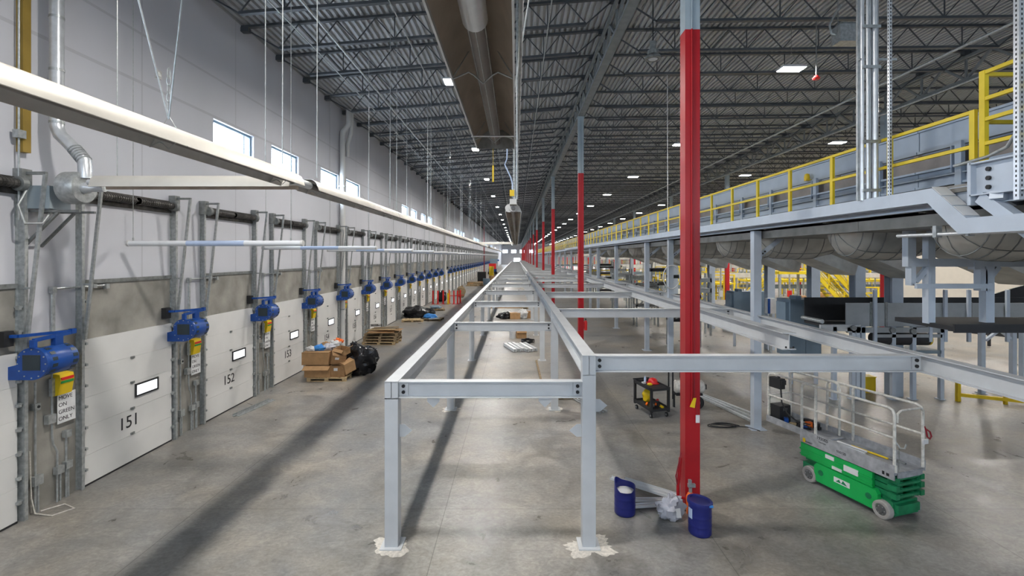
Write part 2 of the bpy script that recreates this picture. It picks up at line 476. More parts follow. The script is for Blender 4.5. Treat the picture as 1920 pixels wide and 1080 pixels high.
for k, (a, c) in enumerate(EW):
    f = MB().box(a, c, YE + .1, YE + .2, 6.6, 6.7).box(a, c, YE + .1, YE + .2, 8.5, 8.6).box(a, a + .1, YE + .1, YE + .2, 6.7, 8.5).box(c - .1, c, YE + .1, YE + .2, 6.7, 8.5)
    r = struct(f.build('window_%d' % (len(WIN) + k + 1), 'win_frame'), 'window in the far end wall, %s from the dock wall' % nth(k).replace('nearest', 'first'), 'window')
    MB().box(a + .1, c - .1, YE + .14, YE + .16, 6.7, 8.5).build('pane', 'glass', r)
    portal(r, ((a + c) / 2, YE + .28, 7.6), c - a, 2.0, (-PI / 2, 0, 0))

for k, (a, c) in enumerate(BW):
    f = MB().box(a, c, YB - .2, YB - .1, 6.4, 6.5).box(a, c, YB - .2, YB - .1, 8.7, 8.8).box(a, a + .1, YB - .2, YB - .1, 6.5, 8.7).box(c - .1, c, YB - .2, YB - .1, 6.5, 8.7)
    r = struct(f.build('window_%d' % (len(WIN) + len(EW) + k + 1), 'win_frame'), 'unseen window added for daylight in the end wall behind the viewer', 'window')
    MB().box(a + .1, c - .1, YB - .16, YB - .14, 6.5, 8.7).build('pane', 'glass', r)
    portal(r, ((a + c) / 2, YB - .28, 7.6), c - a, 2.4, (PI / 2, 0, 0), True)

# roof deck: corrugated sheet over the sloping joists
SL, SR = 0.08, 0.012
def roof_z(x):
    return 11.88 + SL * (x - XW) if x < COLX else 11.88 + SL * (COLX - XW) + SR * (x - COLX)
def deck():
    b = MB(); P = 0.203; top = []; x = XW - WT
    while x < XR + .3:
        for dx, dz in ((0, 0), (0.09, 0), (0.11, 0.075), (0.183, 0.075)):
            top.append((x + dx, roof_z(x + dx) + dz))
        x += P
    n = len(top)
    v = []
    for yy in (YB - .3, YE + .3): v += [(a, yy, z) for a, z in top]
    b.add(v, [(k, n + k, n + k + 1, k + 1) for k in range(n - 1)])
    v = []
    for yy in (YB - .3, YE + .3): v += [(a, yy, roof_z(a) + 0.25) for a in (XW - WT, COLX, XR + .3)]
    b.add(v, [(0, 1, 4, 3), (1, 2, 5, 4)])
    return b
struct(deck().build('ceiling', 'deck'), 'ribbed grey metal roof deck', 'ceiling')

# open-web joists: one mesh per bay, copied down the hall
BAYX = [COLX, 18.45, 33.7, 48.9, XR]
def joist_mesh(x0, x1):
    b = MB(); D = 0.80; zt = lambda x: roof_z(x) - 0.01
    def seg(xa, za, xb, zb, w, h): b.bar((xa, 0, za), (xb, 0, zb), w, h, up=(0, 0, 1))
    seg(x0, zt(x0) - .035, x1, zt(x1) - .035, .13, .07)
    for s in (x0 + .12, x1 - .12): b.box(s - .12, s + .12, -.09, .09, zt(s) - .2, zt(s) - .07)
    a, e = x0 + 1.2, x1 - 1.0
    seg(a, zt(a) - D, e, zt(e) - D, .13, .08)
    n = int(round((e - a) / 1.25)); p = (e - a) / n
    seg(x0 + .15, zt(x0 + .15) - .12, a, zt(a) - D, .04, .04); seg(x1 - .15, zt(x1 - .15) - .12, e, zt(e) - D, .04, .04)
    for k in range(n):
        xa = a + k * p; xm = xa + p / 2; xb = xa + p
        seg(xa, zt(xa) - D + .03, xm, zt(xm) - .06, .03, .03); seg(xm, zt(xm) - .06, xb, zt(xb) - D + .03, .03, .03)
        if k % 2: seg(xa, zt(xa) - D, xa + .001, zt(xa) - .06, .03, .03)
    return b
for q, (x0, x1) in enumerate([(XW + 0.0, COLX - .02)] + [(BAYX[k] + .02, BAYX[k + 1] - .02) for k in range(4)]):
    me = joist_mesh(x0, x1).mesh('roof_joist', 'steel_dark')
    bay = ['over the dock aisle', 'above the mezzanine bay', 'in the bay beyond the mezzanine', 'in the second bay beyond the mezzanine', 'in the outermost bay'][q]
    yy = 12.97 - 2.2 * 12
    while yy < YE - 1:
        struct(put('roof_joist', me, None, (0, yy, 0)), 'open-web steel roof joist ' + bay, 'joist')['group'] = 'roof joists ' + bay
        yy += 2.2

# columns and joist girders
COLY = [-6.4, 8.9, 24.0, 42.0, 57.2, 75.0, 90.2, 108.0, 123.2, 141, 156.2, 174, 189.2, 207, 222.2, 240, 255.2, 273]
def girder_mesh(x, L):
    b = MB(); zt = roof_z(x) - 0.22; zb = zt - 1.05
    for s in (-.1, .1):
        b.bar((s, 0, zt - .06), (s, L, zt - .06), .09, .12); b.bar((s, 0, zb + .06), (s, L, zb + .06), .09, .12)
    b.bar((0, 0, zb + .01), (0, L, zb + .01), .28, .02)
    n = max(4, int(round(L / 2.2)))
    for k in range(n):
        ya = L * k / n; yb = L * (k + 1) / n; ym = (ya + yb) / 2
        b.bar((0, ya, zb + .1), (0, ym, zt - .1), .08, .08, up=(1, 0, 0)); b.bar((0, ym, zt - .1), (0, yb, zb + .1), .08, .08, up=(1, 0, 0))
        b.bar((0, ya, zb + .1), (0, ya, zt - .1), .07, .07, up=(1, 0, 0))
    return b
gm = {}
for q, x in enumerate([COLX, 18.45, 33.7, 48.9]):
    for k in range(len(COLY) - 1):
        L = round(COLY[k + 1] - COLY[k], 1)
        if (q, L) not in gm: gm[q, L] = girder_mesh(x, L).mesh('roof_girder', 'girder')
        where = ['over the red columns', 'over the second column line', 'over the third column line', 'over the outermost column line'][q]
        struct(put('roof_girder', gm[q, L], None, (x, COLY[k], 0)), 'grey lattice girder spanning %s' % where, 'girder')['group'] = 'lattice girders ' + where

def column(x, w, lab, ztop, zred=8.75, near=False, mtop='col_grey'):
    h = w / 2
    r = thing('steel_column', lab, 'column', (x, 0, 0), kind='thing')
    MB().box(-h, h, -h, h, 0.02, zred).build('red_shaft', 'red', r)
    MB().box(-h, h, -h, h, zred, ztop).build('grey_shaft', mtop, r)
    MB().box(-h - .1, h + .1, -h - .1, h + .1, 0, .02).build('base_plate', 'galv_dark', r)
    MB().box(-h - .06, h + .06, -h - .06, h + .06, ztop - .02, ztop).build('cap_plate', mtop, r)
    return r
zc = roof_z(COLX) - 0.22 - 1.05
cp = column(COLX, .27, 'x', zc)
MB().tube([(-.02, -.155, 1.95), (-.02, -.155, 8.75)], .014, 8).build('conduit', 'red', cp)
MB().tube([(-.02, -.155, 8.75), (-.02, -.155, zc)], .014, 8).build('conduit', 'col_grey', cp)
cl = []
for k, y in enumerate(COLY[1:]):
    lab = 'red steel column with grey top, %s to the viewer in the central line' % ('nearest' if k == 0 else nth(k) + ' nearest')
    if k == 0: cp.location.y = y; cp['label'] = 'tall red steel column standing just behind the two blue drums'; ct = family(cp); cl.append(cp)
    else: cl.append(dup(cp, (COLX, y, 0), lab, tree=ct))
    cl[-1]['group'] = 'red steel columns of the central line'
for q, x in enumerate([18.45, 33.7, 48.9]):
    zc = roof_z(x) - 0.22 - 1.05
    p = column(x, .3, 'x', zc, 4.4)
    t = family(p); w = ['second', 'third', 'outermost'][q]
    for k, y in enumerate(COLY[1:]):
        lab = '%s column of the %s line beyond the mezzanine, grey with red lower half' % (nth(k), w)
        o = p if k == 0 else dup(p, (x, y, 0), tree=t)
        o.location.y = y; o['label'] = lab; o['group'] = 'columns in the %s line beyond the mezzanine' % w

# ---------------------------------------------------------------- high-bay lamps (each carries its own light)
def lamp_proto(along_x, up):
    r = thing('high_bay_lamp', 'x', 'lamp')
    a, c = (.40, .24) if along_x else (.20, .32)
    MB().box(-a, a, -c, c, 0, .06).box(-a * .5, a * .5, -c * .5, c * .5, .06, .12).build('housing', 'frame_white', r)
    MB().box(-a + .02, a - .02, -c + .02, c - .02, -.012, 0).build('lens', 'lens', r)
    li = bpy.data.lights.new('led_light', 'AREA'); li.shape = 'RECTANGLE'; li.size = 2 * a - .04; li.size_y = 2 * c - .04
    li.energy = WATT; li.color = (1.0, 0.965, 0.91); li.spread = BEAM
    lo = bpy.data.objects.new('led_light', li); lo.location = (0, 0, -.016); C.objects.link(lo); lo.parent = r
    b = MB()
    for s in (-1, 1):
        e = (s * a * .8, 0) if along_x else (0, s * c * .8)
        b.bar((e[0], e[1], .06), (0, 0, .55), .008, .008)
    b.bar((0, 0, .54), (0, 0, up), .012, .012)
    b.build('hanger', 'galv_dark', r)
    return r
LY = [17.6 + 11.1 * k for k in range(-2, 23)]
for q, x in enumerate([-2.45, 9.4, 18.4, 27.5, 36.5, 45.5, 54.5]):
    z = 11.0 if q < 2 else roof_z(x) - 1.9
    p = lamp_proto(q > 0, roof_z(x) - z); t = family(p)
    row = ['in the row over the dock aisle', 'in the first row beyond the red columns', 'in the second row beyond the red columns', 'in the third row beyond the red columns',
           'in the fourth row beyond the red columns', 'in the fifth row beyond the red columns', 'in the outermost row'][q]
    for k, y in enumerate(LY if q == 0 else LY[2:]):
        o = p if k == 0 else dup(p, (x, y, z), tree=t)
        o.location = (x, y - (1.2 if q else 0), z)
        vis = k - (2 if q == 0 else 0)
        o['label'] = 'lit rectangular high-bay lamp %s, %s' % (row, 'just overhead' if vis < 0 else (('nearest' if vis == 0 else nth(vis) + ' nearest') + ' in view'))
        o['group'] = 'high-bay lamps ' + row
pr = thing('round_pendant', 'dark round pendant fitting hanging under the joists left of the tall red column', 'pendant', (4.33, 15.2, 10.9))
MB().lathe([(.02, .5), (.10, .5), (.10, .25), (.17, .22), (.17, .1), (.26, 0), (.26, -.05), (.17, -.06)], n=20).build('housing', 'galv_dark', pr, True)
MB().lathe([(.02, -.055), (.15, -.058)][::-1], n=20).build('lens', 'frame_white', pr, True)
MB().bar((0, 0, .5), (0, 0, roof_z(4.33) - 10.9), .03, .03).build('stem', 'black', pr)

# sprinkler mains and bridging rods running the length of the roof
for x, z, r, w in ((13.6, 11.0, .045, 'nearer the mezzanine'), (16.5, 11.0, .045, 'along the far side of the mezzanine'), (26, 11.2, .04, 'beyond the second column line')):
    o = tag(MB().tube([(x, YB, z), (x, YE, z)], r, 8).build('sprinkler_main', 'galv', smooth=True), 'long silver sprinkler pipe under the joists, %s' % w, 'pipe')
for k, x in enumerate((-6.4, -5.6, -3.4, -1.2, 1.0)):
    z = roof_z(x) - .86
    o = tag(MB().tube([(x, YB, z), (x, YE, z)], .018 if k != 1 else .035, 6).build('bridging_rod' if k != 1 else 'sprinkler_main', 'galv' if k != 1 else 'galv'),
            ('thin steel bridging rod under the aisle joists, %s from the dock wall' % nth(k).replace('nearest', 'first')) if k != 1 else 'slim grey sprinkler pipe under the joists close to the dock wall', 'rod' if k != 1 else 'pipe')

o = thing('ceiling_box', 'grey box unit hanging under the joists left of the conduit bundle', 'box', (9.75, 14.1, 11.1))
MB().box(-.36, .36, -.2, .2, -.25, .25).build('housing', 'galv', o)
MB().box(-.3, .3, -.16, .16, .25, .32).build('lid', 'galv_dark', o)
for x in (-.3, .3): MB().bar((x, 0, .3), (x, 0, roof_z(9.75) - 11.1), .02, .02).build('hanger', 'galv_dark', o)
MB().tube([(-.36, 0, 0), (-.5, 0, .05), (-.55, 0, .3), (-.4, 0, .6), (-.2, 0, .9)], .03, 8).build('flex_conduit', 'galv', o, True)
o = thing('alarm_strobe', 'small red alarm device hanging from a joist right of the nearest lit lamp', 'alarm', (10.0, 16.0, 10.55))
MB().lathe([(.0, -.06), (.10, -.05), (.12, .0), (.06, .08), (.0, .1)], n=14).build('body', 'bright_red', o, True)
MB().bar((0, 0, .08), (0, 0, roof_z(10) - 10.56), .025, .025).build('stem', 'galv_dark', o)
# ================================================================ DOCK WALL
def door_proto():
    r = bpy.data.objects.new('door', None); C.objects.link(r); r['kind'] = 'structure'
    b = MB(); n = 5
    for k in range(n):
        z0 = .03 + k * 2.91 / n; z1 = .03 + (k + 1) * 2.91 / n
        b.box(.01, .06, .02, DW - .02, z0 + .004, z1 - .004)
    b.box(.012, .052, .025, DW - .025, .04, 2.92)
    b.build('panel', 'door_white', r)
    MB().box(.005, .065, .02, DW - .02, 0, .035).build('bottom_seal', 'black', r)
    b = MB()
    for z in (.64, 1.20, 1.78, 2.34): b.box(.06, .085, 1.17, 1.27, z - .025, z + .025).cyl((.06, 1.22, z), (.1, 1.22, z), .02, 8)
    b.build('hinge', 'galv_dark', r)
    f = MB(); ya, yb, za, zb = 1.33, 1.95, 1.46, 1.68
    prof = [(ya - .04, za - .04), (yb + .04, za - .04), (yb + .04, zb + .04), (ya - .04, zb + .04)]
    for q in ((ya - .04, yb + .04, za - .04, za), (ya - .04, yb + .04, zb, zb + .04), (ya - .04, ya, za, zb), (yb, yb + .04, za, zb)):
        f.box(.06, .085, q[0], q[1], q[2], q[3])
    w = f.build('vision_frame', 'black', r)
    MB().box(.058, .07, ya, yb, za, zb).build('pane', 'lit_pane', w)
    for s, y in ((-1, -.05), (1, DW + .05)):
        b = MB(); b.box(.0, .13, y - .012, y + .012, 0, 6.1); b.box(.0, .012, y - .05, y + .05, 0, 6.1); b.box(.11, .13, y - .05 * (s < 0), y + .05 * (s > 0), 0, 6.05)
        for k in range(9):
            z = .35 + k * .42
            b.box(.012, .10, y - s * .012, y - s * .075, z, z + .035); b.box(.06, .12, y - s * .05, y - s * .10, z - .03, z + .015)
        b.build('track', 'galv', r)
        yt = y
        MB().bar((.08, yt, 6.05), (.50, yt, 6.05), .05, .05).box(.0, .16, yt - .09, yt + .09, 5.75, 6.12).build('bearing_bracket', 'galv_dark', r)
        MB().bar((.48, yt, 6.04), (.14, yt, 2.96), .05, .045, up=(0, 1, 0)).bar((.02, yt, 4.05), (.255, yt, 4.05), .035, .035).build('brace', 'galv', r)
        MB().cyl((.14, y - .1 * s - .05, 5.85), (.14, y - .1 * s + .05, 5.85), .125, 14).build('cable_drum', 'galv_dark', r, True)
    b = MB(); b.cyl((.14, -.1, 5.85), (.14, DW + .1, 5.85), .02, 8)
    for a, c in ((.12, 1.15), (1.3, DW - .12)):
        b.cyl((.14, a, 5.85), (.14, c, 5.85), .075, 12)
        k = a
        while k < c:
            b.cyl((.14, k, 5.85), (.14, k + .03, 5.85), .083, 12); k += .06
    b.build('torsion_spring', 'spring', r)
    MB().box(0, .03, -.02, DW + .02, 5.68, 5.98).build('spring_pad', 'spring', r)
    MB().box(0, .03, -.02, DW + .02, 4.05, 4.13).build('lintel_angle', 'galv_dark', r)
    b = MB().tube([(.06, -.62, 3.9), (.06, -.62, 4.0), (.06, .55, 4.0)], .02, 6).box(.02, .1, .5, .58, 3.93, 4.03).box(.02, .1, .2, .28, 3.96, 4.04).bar((.06, -.62, 3.2), (.06, -.62, 3.95), .05, .04, up=(1, 0, 0)).box(.02, .1, -.66, -.58, 3.92, 4.04)
    b.build('limit_switch_conduit', 'galv', r)
    return r
dp = door_proto(); dt = family(dp)
for i in range(NDOOR):
    o = dp if i == 0 else dup(dp, (0, 0, 0), tree=dt)
    o.location = (XW, dy0(i), 0); o.name = 'door_%d' % (i + 1)
    if i < 9:
        lab = 'white sectional dock door numbered %d' % (150 + i) if i else 'partly visible white dock door at the near end of the wall, before door 151'
    elif i < 26: lab = 'white sectional dock door, %s along the dock wall' % nth(i).replace('nearest', 'first')
    else: lab = 'tiny distant white dock door near the far end of the dock wall'; o['group'] = 'far dock doors'
    o['label'] = lab; o['category'] = 'door'
    if i < 26: o['group'] = 'dock doors'
    if i < 12:
        letters('door_number', text_mesh(str(150 + i), .38, .002), 'black', o, Vector((.064, 1.13, .92)), WALLTXT)

# blue dock fans on swing arms
def fan_proto():
    r = thing('dock_fan', 'x', 'fan')
    b = MB(); b.lathe([(.235, -.28), (.25, -.25), (.25, .27), (.235, .30), (.0, .30)], (0, 0, 0), rot(-PI / 2, 'X'), 28)
    b.mat(1)
    for yy in (-.16, .22):
        for k in range(14):
            a = 2 * PI * (k + .5) / 14
            R = Matrix.Rotation(-a, 3, 'Y')
            b.cbox(R @ Vector((.25, yy, 0)), (.006, .09, .06), R)
    b.build('barrel', ['blue', 'dark_glass'], r, True)
    b = MB(); n = 28
    out = [(.275 * math.cos(2 * PI * k / n), .275 * math.sin(2 * PI * k / n)) for k in range(-6, n - 12)]
    out = [(.275 * math.cos(a), .275 * math.sin(a)) for a in [(-PI / 2) + k * (PI * 1.33) / 20 for k in range(21)]]
    out += [(-.26, -.02), (-.42, -.06), (-.46, -.16), (-.46, -.24), (-.42, -.275)]
    b.prism(out, (0, -.33, 0), (1, 0, 0), (0, 0, 1), (0, .05, 0))
    b.box(-.44, -.2, -.30, -.02, -.275, -.10)
    fp = b.build('face_plate', 'blue', r)
    MB().box(-.15, .15, -.337, -.329, -.11, .15).build('grille', 'dark_glass', fp)
    b = MB()
    for k in range(12):
        a = 2 * PI * k / 12; b.cyl((.24 * math.cos(a), -.33, .24 * math.sin(a)), (.24 * math.cos(a), -.338, .24 * math.sin(a)), .012, 6)
    b.build('bolt', 'galv', fp)
    a = MB()
    a.bar((0, -.30, .39), (.02, .42, .43), .05, .06).bar((-.22, -.34, .47), (.02, .42, .45), .05, .05).bar((-.22, -.34, .47), (-.36, -.36, .47), .05, .05)
    a.box(-.04, .04, -.33, -.27, .24, .40).box(-.04, .04, .05, .20, .24, .42).box(-.02, .05, .36, .45, .40, .49)
    a.build('swing_arm', 'blue', r)
    MB().box(-.45, -.33, -.46, -.30, .30, .56).build('wall_bracket', 'black', r)
    return r
fp0 = fan_proto(); ft = family(fp0); fi = 0
for i in range(NDOOR):
    if i in (13,): continue
    o = fp0 if i == 0 else dup(fp0, (0, 0, 0), tree=ft)
    o.location = (XW + .46, dy0(i) + DW + .16, 2.78)
    if i == 0: lab = 'large blue barrel fan at the left edge, just before door 151'
    elif i < 8: lab = 'blue barrel dock fan between doors %d and %d' % (150 + i, 151 + i)
    elif i < 26: lab = 'small blue dock fan, %s in the receding row' % nth(fi).replace('nearest', 'first')
    else: lab = 'tiny distant blue dock fan at the far end of the row'
    o['label'] = lab; o['group'] = 'blue dock fans' if i < 26 else 'far blue dock fans'; fi += 1

# signal lights, signs and conduits on every pier
sp = thing('signal_light', 'x', 'signal light')
b = MB(); b.prism([(0, 0), (.11, .02), (.16, .30), (.14, .40), (0, .42)], (0, -.14, 0), (1, 0, 0), (0, 0, 1), (0, .28, 0))
b.build('housing', 'yellow', sp)
MB().box(.13, .165, -.125, .125, .295, .345).build('red_lens', 'bright_red', sp)['label'] = 'red lens'
MB().box(.12, .162, -.125, .125, .235, .28).build('green_lens', 'green', sp)['label'] = 'green lens'
MB().box(0, .06, -.2, -.14, .02, .34).build('mounting_plate', 'galv', sp)
gp = thing('dock_sign', 'x', 'sign')
MB().box(0, .006, -.17, .20, -.29, .27).build('panel', 'paper_white', gp)
tm = text_mesh('MOVE\nON\nGREEN\nONLY', .105, .001, 'LEFT', 1.25)
letters('lettering', tm, 'black', gp, Vector((.0075, -.15, -.012)), WALLTXT)
cp2 = thing('conduit_run', 'x', 'conduit')
b = MB()
MB().tube([(.04, -.33, 0), (.04, -.33, 2.35)], .018, 8).build('conduit', 'galv', cp2, True)
MB().tube([(.04, -.28, 0), (.04, -.28, .55)], .018, 8).build('conduit', 'galv', cp2, True)
MB().tube([(.04, .08, 0), (.04, .08, .95), (.04, .0, 1.12), (.04, -.02, 1.3), (.04, -.02, 3.9)], .018, 8).build('conduit', 'galv', cp2, True)
MB().tube([(.04, .14, 0), (.04, .14, .6)], .018, 8).build('conduit', 'galv', cp2, True)
MB().tube([(.04, .26, 0), (.04, .26, 1.15)], .018, 8).build('conduit', 'galv', cp2, True)
MB().tube([(.04, .30, 0), (.04, .30, .6)], .018, 8).build('conduit', 'galv', cp2, True)
for y, z, w, h in ((-.305, .5, .16, .17), (.11, .52, .14, .14), (.28, .55, .13, .14), (-.06, 1.52, .15, .16), (.27, 1.15, .11, .13), (-.33, 1.85, .10, .12)):
    MB().box(0, .09, y - w / 2, y + w / 2, z, z + h).build('junction_box', 'galv', cp2)
MB().cyl((.09, -.32, 1.91), (.10, -.32, 1.91), .025, 10).build('push_button', 'black', cp2)
st, gt, ct2 = family(sp), family(gp), family(cp2)
for i in range(26):
    yc = dy0(i) + DW + .62
    who = 'beside door 151' if i == 0 else ('between doors %d and %d' % (150 + i, 151 + i) if i < 8 else 'on the %s pier along the dock wall' % nth(i).replace('nearest', 'first'))
    for proto, tree, x, y, z, nm in ((sp, st, .06, yc + .12, 2.0, 'yellow signal light with red and green lenses '), (gp, gt, .062, yc + .25, 1.74, 'white MOVE ON GREEN ONLY sign '), (cp2, ct2, .022, yc, 0, 'grey conduits and boxes ')):
        if proto is gp and i > 9: continue
        o = proto if i == 0 else dup(proto, (0, 0, 0), tree=tree)
        o.location = (XW + x, y, z); o['label'] = nm + who
        o['group'] = {'signal_light': 'yellow dock signal lights', 'dock_sign': 'dock signs', 'conduit_run': 'pier conduits'}[proto.name.split('.')[0]]
b = MB()
ropes = MB().tube([(XW + .05, dy0(0) + DW + .2, 1.15), (XW + .06, dy0(0) + DW + .22, .3), (XW + .1, dy0(0) + DW + .25, .02), (XW + .45, dy0(0) + DW + .2, .012), (XW + .62, dy0(0) + DW + .45, .012), (XW + .3, dy0(0) + DW + .6, .012), (XW + .1, dy0(0) + DW + .35, .014)], .012, 6)
tag(ropes.build('pull_rope', 'dust', smooth=True), 'pale door rope hanging beside door 150 and coiled on the floor', 'rope')

# ---------------------------------------------------------------- radiant tube heaters
def heater(name, lab, pts, tube_y0, tube_y1, W=.40, mats=('reflector_in', 'reflector'), hang=()):
    pass
def reflector_prof(W):
    h = W / 2
    return [(h, 0), (h * .93, .05), (h * .72, .15), (h * .36, .20), (0, .205), (-h * .36, .20), (-h * .72, .15), (-h * .93, .05), (-h, 0)]
def heater_run(r, x, z, y0, y1, W=.40, seg=6.2, wires=True, inner='reflector_in'):
    y = y0; k = 0
    while y < y1 - .5:
        e = min(y + seg, y1)
        b = MB(); b.strip(reflector_prof(W), [(a * 1.02, c + .006) for a, c in reflector_prof(W)], (x, y, z), (1, 0, 0), (0, 0, 1), (0, e - y - .03, 0))
        s = b.build('reflector', [inner, 'reflector'], r, True)
        for yy in (y + .4, (y + e) / 2, e - .4):
            b = MB()
            b.tube([(x - W / 2 - .01, yy, z), (x - W * .24, yy, z + .05), (x - .06, yy, z + .03), (x, yy, z - .025), (x + .06, yy, z + .03), (x + W * .24, yy, z + .05), (x + W / 2 + .01, yy, z)], .006, 5)
            b.tube([(x - W / 2, yy, z + .01), (x, yy, z + .34), (x + W / 2, yy, z + .01)], .005, 5)
            b.build('wire_bracket', 'galv', s)
        if wires:
            for yy in (y + .4, e - .4):
                MB().tube([(x, yy, z + .3), (x + .01, yy, roof_z(x) - .5)], .009, 6).build('hanger', 'galv', r)
        y = e; k += 1
HX, HZ = -3.80, 5.80
h1 = thing('tube_heater', 'long cream-backed radiant tube heater hanging in front of the dock wall windows', 'heater')
heater_run(h1, HX, HZ, -3.6, 8.2, .40, 5.9, True, 'reflector_mid')
heater_run(h1, HX, HZ, 8.75, 62, .40, 6.1, True, 'reflector_mid')
heater_run(h1, HX, HZ, 66, 130, .40, 12.8)
MB().tube([(HX, -3.6, HZ + .1), (HX, 62.3, HZ + .1)], .055, 14).build('radiant_tube', 'tube_dark', h1, True)
MB().tube([(HX, 66, HZ + .1), (HX, 130, HZ + .1)], .055, 14).build('radiant_tube', 'tube_dark', h1, True)
MB().tube([(HX, 8.15, HZ + .1), (HX, 8.3, HZ + .1), (HX, 8.6, HZ + .1), (HX, 8.8, HZ + .1)], .07, 14).build('coupling', 'shiny', h1, True)
# chains and splayed wires of the near heater
for yy in (2.3, 5.35): pass
for yy, dx in ((5.2, .6), (5.3, -1.2)):
    MB().tube([(HX, 5.25, HZ + .3), (HX + dx, yy - .2 * (dx < 0), 11.2)], .009, 6).build('hanger', 'galv', h1)
b = MB()
for k in range(5):
    z = HZ + .40 + k * .09
    w_ = .022
    pts_ = [(math.cos(a) * w_, .05 * math.sin(a)) for a in [2 * PI * q / 12 for q in range(13)]]
    b.tube([(HX + (p_[0] if k % 2 else 0), 5.25 + (0 if k % 2 else p_[0]), z + .05 + p_[1]) for p_ in pts_], .005, 5)
b.build('chain', 'galv', h1)
# cross branch from the burner on the wall
h2 = thing('tube_heater', 'short cream tube heater running out from the wall burner to the long heater', 'heater')
b = MB(); P = reflector_prof(.36)
b.strip(P, [(a * 1.02, c + .006) for a, c in P], (-7.35, 8.42, HZ), (0, 1, 0), (0, 0, 1), (3.45, 0, 0))
b.build('reflector', ['reflector_in', 'reflector'], h2, True)
MB().tube([(-7.5, 8.42, HZ + .1), (-3.8, 8.42, HZ + .1)], .055, 12).build('radiant_tube', 'shiny', h2, True)
for x in (-7.0, -4.4): MB().tube([(x, 8.42, HZ + .2), (x, 8.42, 11.4)], .008, 6).build('hanger', 'galv', h2)
h4 = thing('tube_heater', 'distant cross tube heater joining the two long heater runs far down the aisle', 'heater')
b = MB(); b.strip(P, [(a * 1.02, c + .006) for a, c in P], (-4.9, 47.7, HZ + .02), (0, 1, 0), (0, 0, 1), (5.0, 0, 0))
b.build('reflector', ['reflector_in', 'reflector'], h4, True)
for x in (-4.4, -.4): MB().tube([(x, 47.7, HZ + .2), (x, 47.7, 11.6)], .009, 6).build('hanger', 'galv', h4)
# overhead heater near the camera and its continuation down the aisle
UX, UZ = -.215, 5.75
h3 = thing('tube_heater', 'large tube heater with painted brown reflection inside hanging overhead at the top of the picture', 'heater')
heater_run(h3, UX, UZ, -3.0, 5.15, .40, 4.1, False)
MB().tube([(UX, -3, UZ + .09), (UX, 5.2, UZ + .09)], .055, 18).build('radiant_tube', 'tube_dark', h3, True)
MB().tube([(UX, .9, UZ + .085), (UX, 2.5, UZ + .085)], .068, 18).build('coupling', 'shiny', h3, True)
MB().box(UX - .2, UX + .2, 5.12, 5.125, UZ + .0, UZ + .2).build('end_cap', 'galv', h3)
for s in (-1, 1): MB().box(UX + s * .2 - .006, UX + s * .2 + .006, -3, 5.12, UZ - .008, UZ + .03).build('edge_lip', 'shiny', h3)
for s in (-.04, .0, .05): MB().tube([(UX + s, -3, UZ + .09 - math.sqrt(.055 ** 2 - s * s) - .001), (UX + s, 5.1, UZ + .09 - math.sqrt(.055 ** 2 - s * s) - .001)], .003, 5).build('tube_seam', 'galv', h3)
MB().tube([(UX - .21, 4.55, UZ - .01), (UX + .21, 4.55, UZ - .01)], .008, 6).build('tie_bar', 'shiny', h3, True)
for x, dx in ((UX + .2, .9), (UX - .2, -.4)): MB().tube([(x, 3.6, UZ + .1), (x + dx, 4.2, 11.6)], .006, 6).build('hanger', 'galv', h3)
MB().tube([(UX + .24, -1, UZ + .12), (UX + .24, 5.4, UZ + .12)], .012, 8).build('gas_pipe', 'galv', h3, True)
h5 = thing('tube_heater', 'long tube heater with a yellow gas hose receding down the middle of the aisle', 'heater')
heater_run(h5, -.08, UZ + .05, 12.9, 52, .42, 6.6)
MB().tube([(-.08, 12.6, UZ + .13), (-.08, 52, UZ + .13)], .055, 10).build('radiant_tube', 'tube_dark', h5, True)
MB().prism(reflector_prof(.44), (-.08, 12.86, UZ + .05), (1, 0, 0), (0, 0, 1), (0, .03, 0)).build('end_cap', 'pvc', h5)
for s in (-1, 1): MB().box(-.08 + s * .21 - .008, -.08 + s * .21 + .008, 12.9, 52, UZ + .035, UZ + .07).build('edge_lip', 'shiny', h5)
MB().box(-.17, .01, 12.4, 12.75, UZ + .20, UZ + .34).build('burner_box', 'pvc', h5)
MB().lathe([(.0, 0), (.1, .0), (.13, .1), (.13, .22), (.0, .24)], (-.08, 12.95, UZ + .17), rot(PI / 2, 'X'), 14).build('fan_housing', 'pvc', h5, True)
MB().cyl((-.19, 12.86, UZ + .14), (-.19, 12.8, UZ + .14), .11, 14).build('fan_housing', 'pvc', h5, True)
MB().tube([(-.1, 12.5, UZ + .4), (-.1, 12.5, UZ + .75), (-.14, 12.5, UZ + .9), (-.30, 12.5, UZ + 1.25), (-.24, 12.5, UZ + 1.4), (-.2, 12.5, roof_z(0) - .8)], .018, 8).build('gas_hose', 'tube_blue', h5, True)
MB().box(-.17, -.05, 12.45, 12.55, UZ + .42, UZ + .58).build('gas_valve', 'yellow', h5)
MB().tube([(.02, 12.5, UZ + .35), (.03, 12.5, roof_z(0) - .7)], .03, 8).build('drop_conduit', 'galv', h5, True)
tag(MB().box(-.62, -.58, 12.4, 12.45, UZ + .78, UZ + 1.2).tube([(-.6, 12.42, UZ + 1.2), (-.6, 12.42, roof_z(-.6))], .004, 5).build('yellow_tag', 'yellow'), 'yellow tag hanging beside the burner of the aisle heater', 'tag')

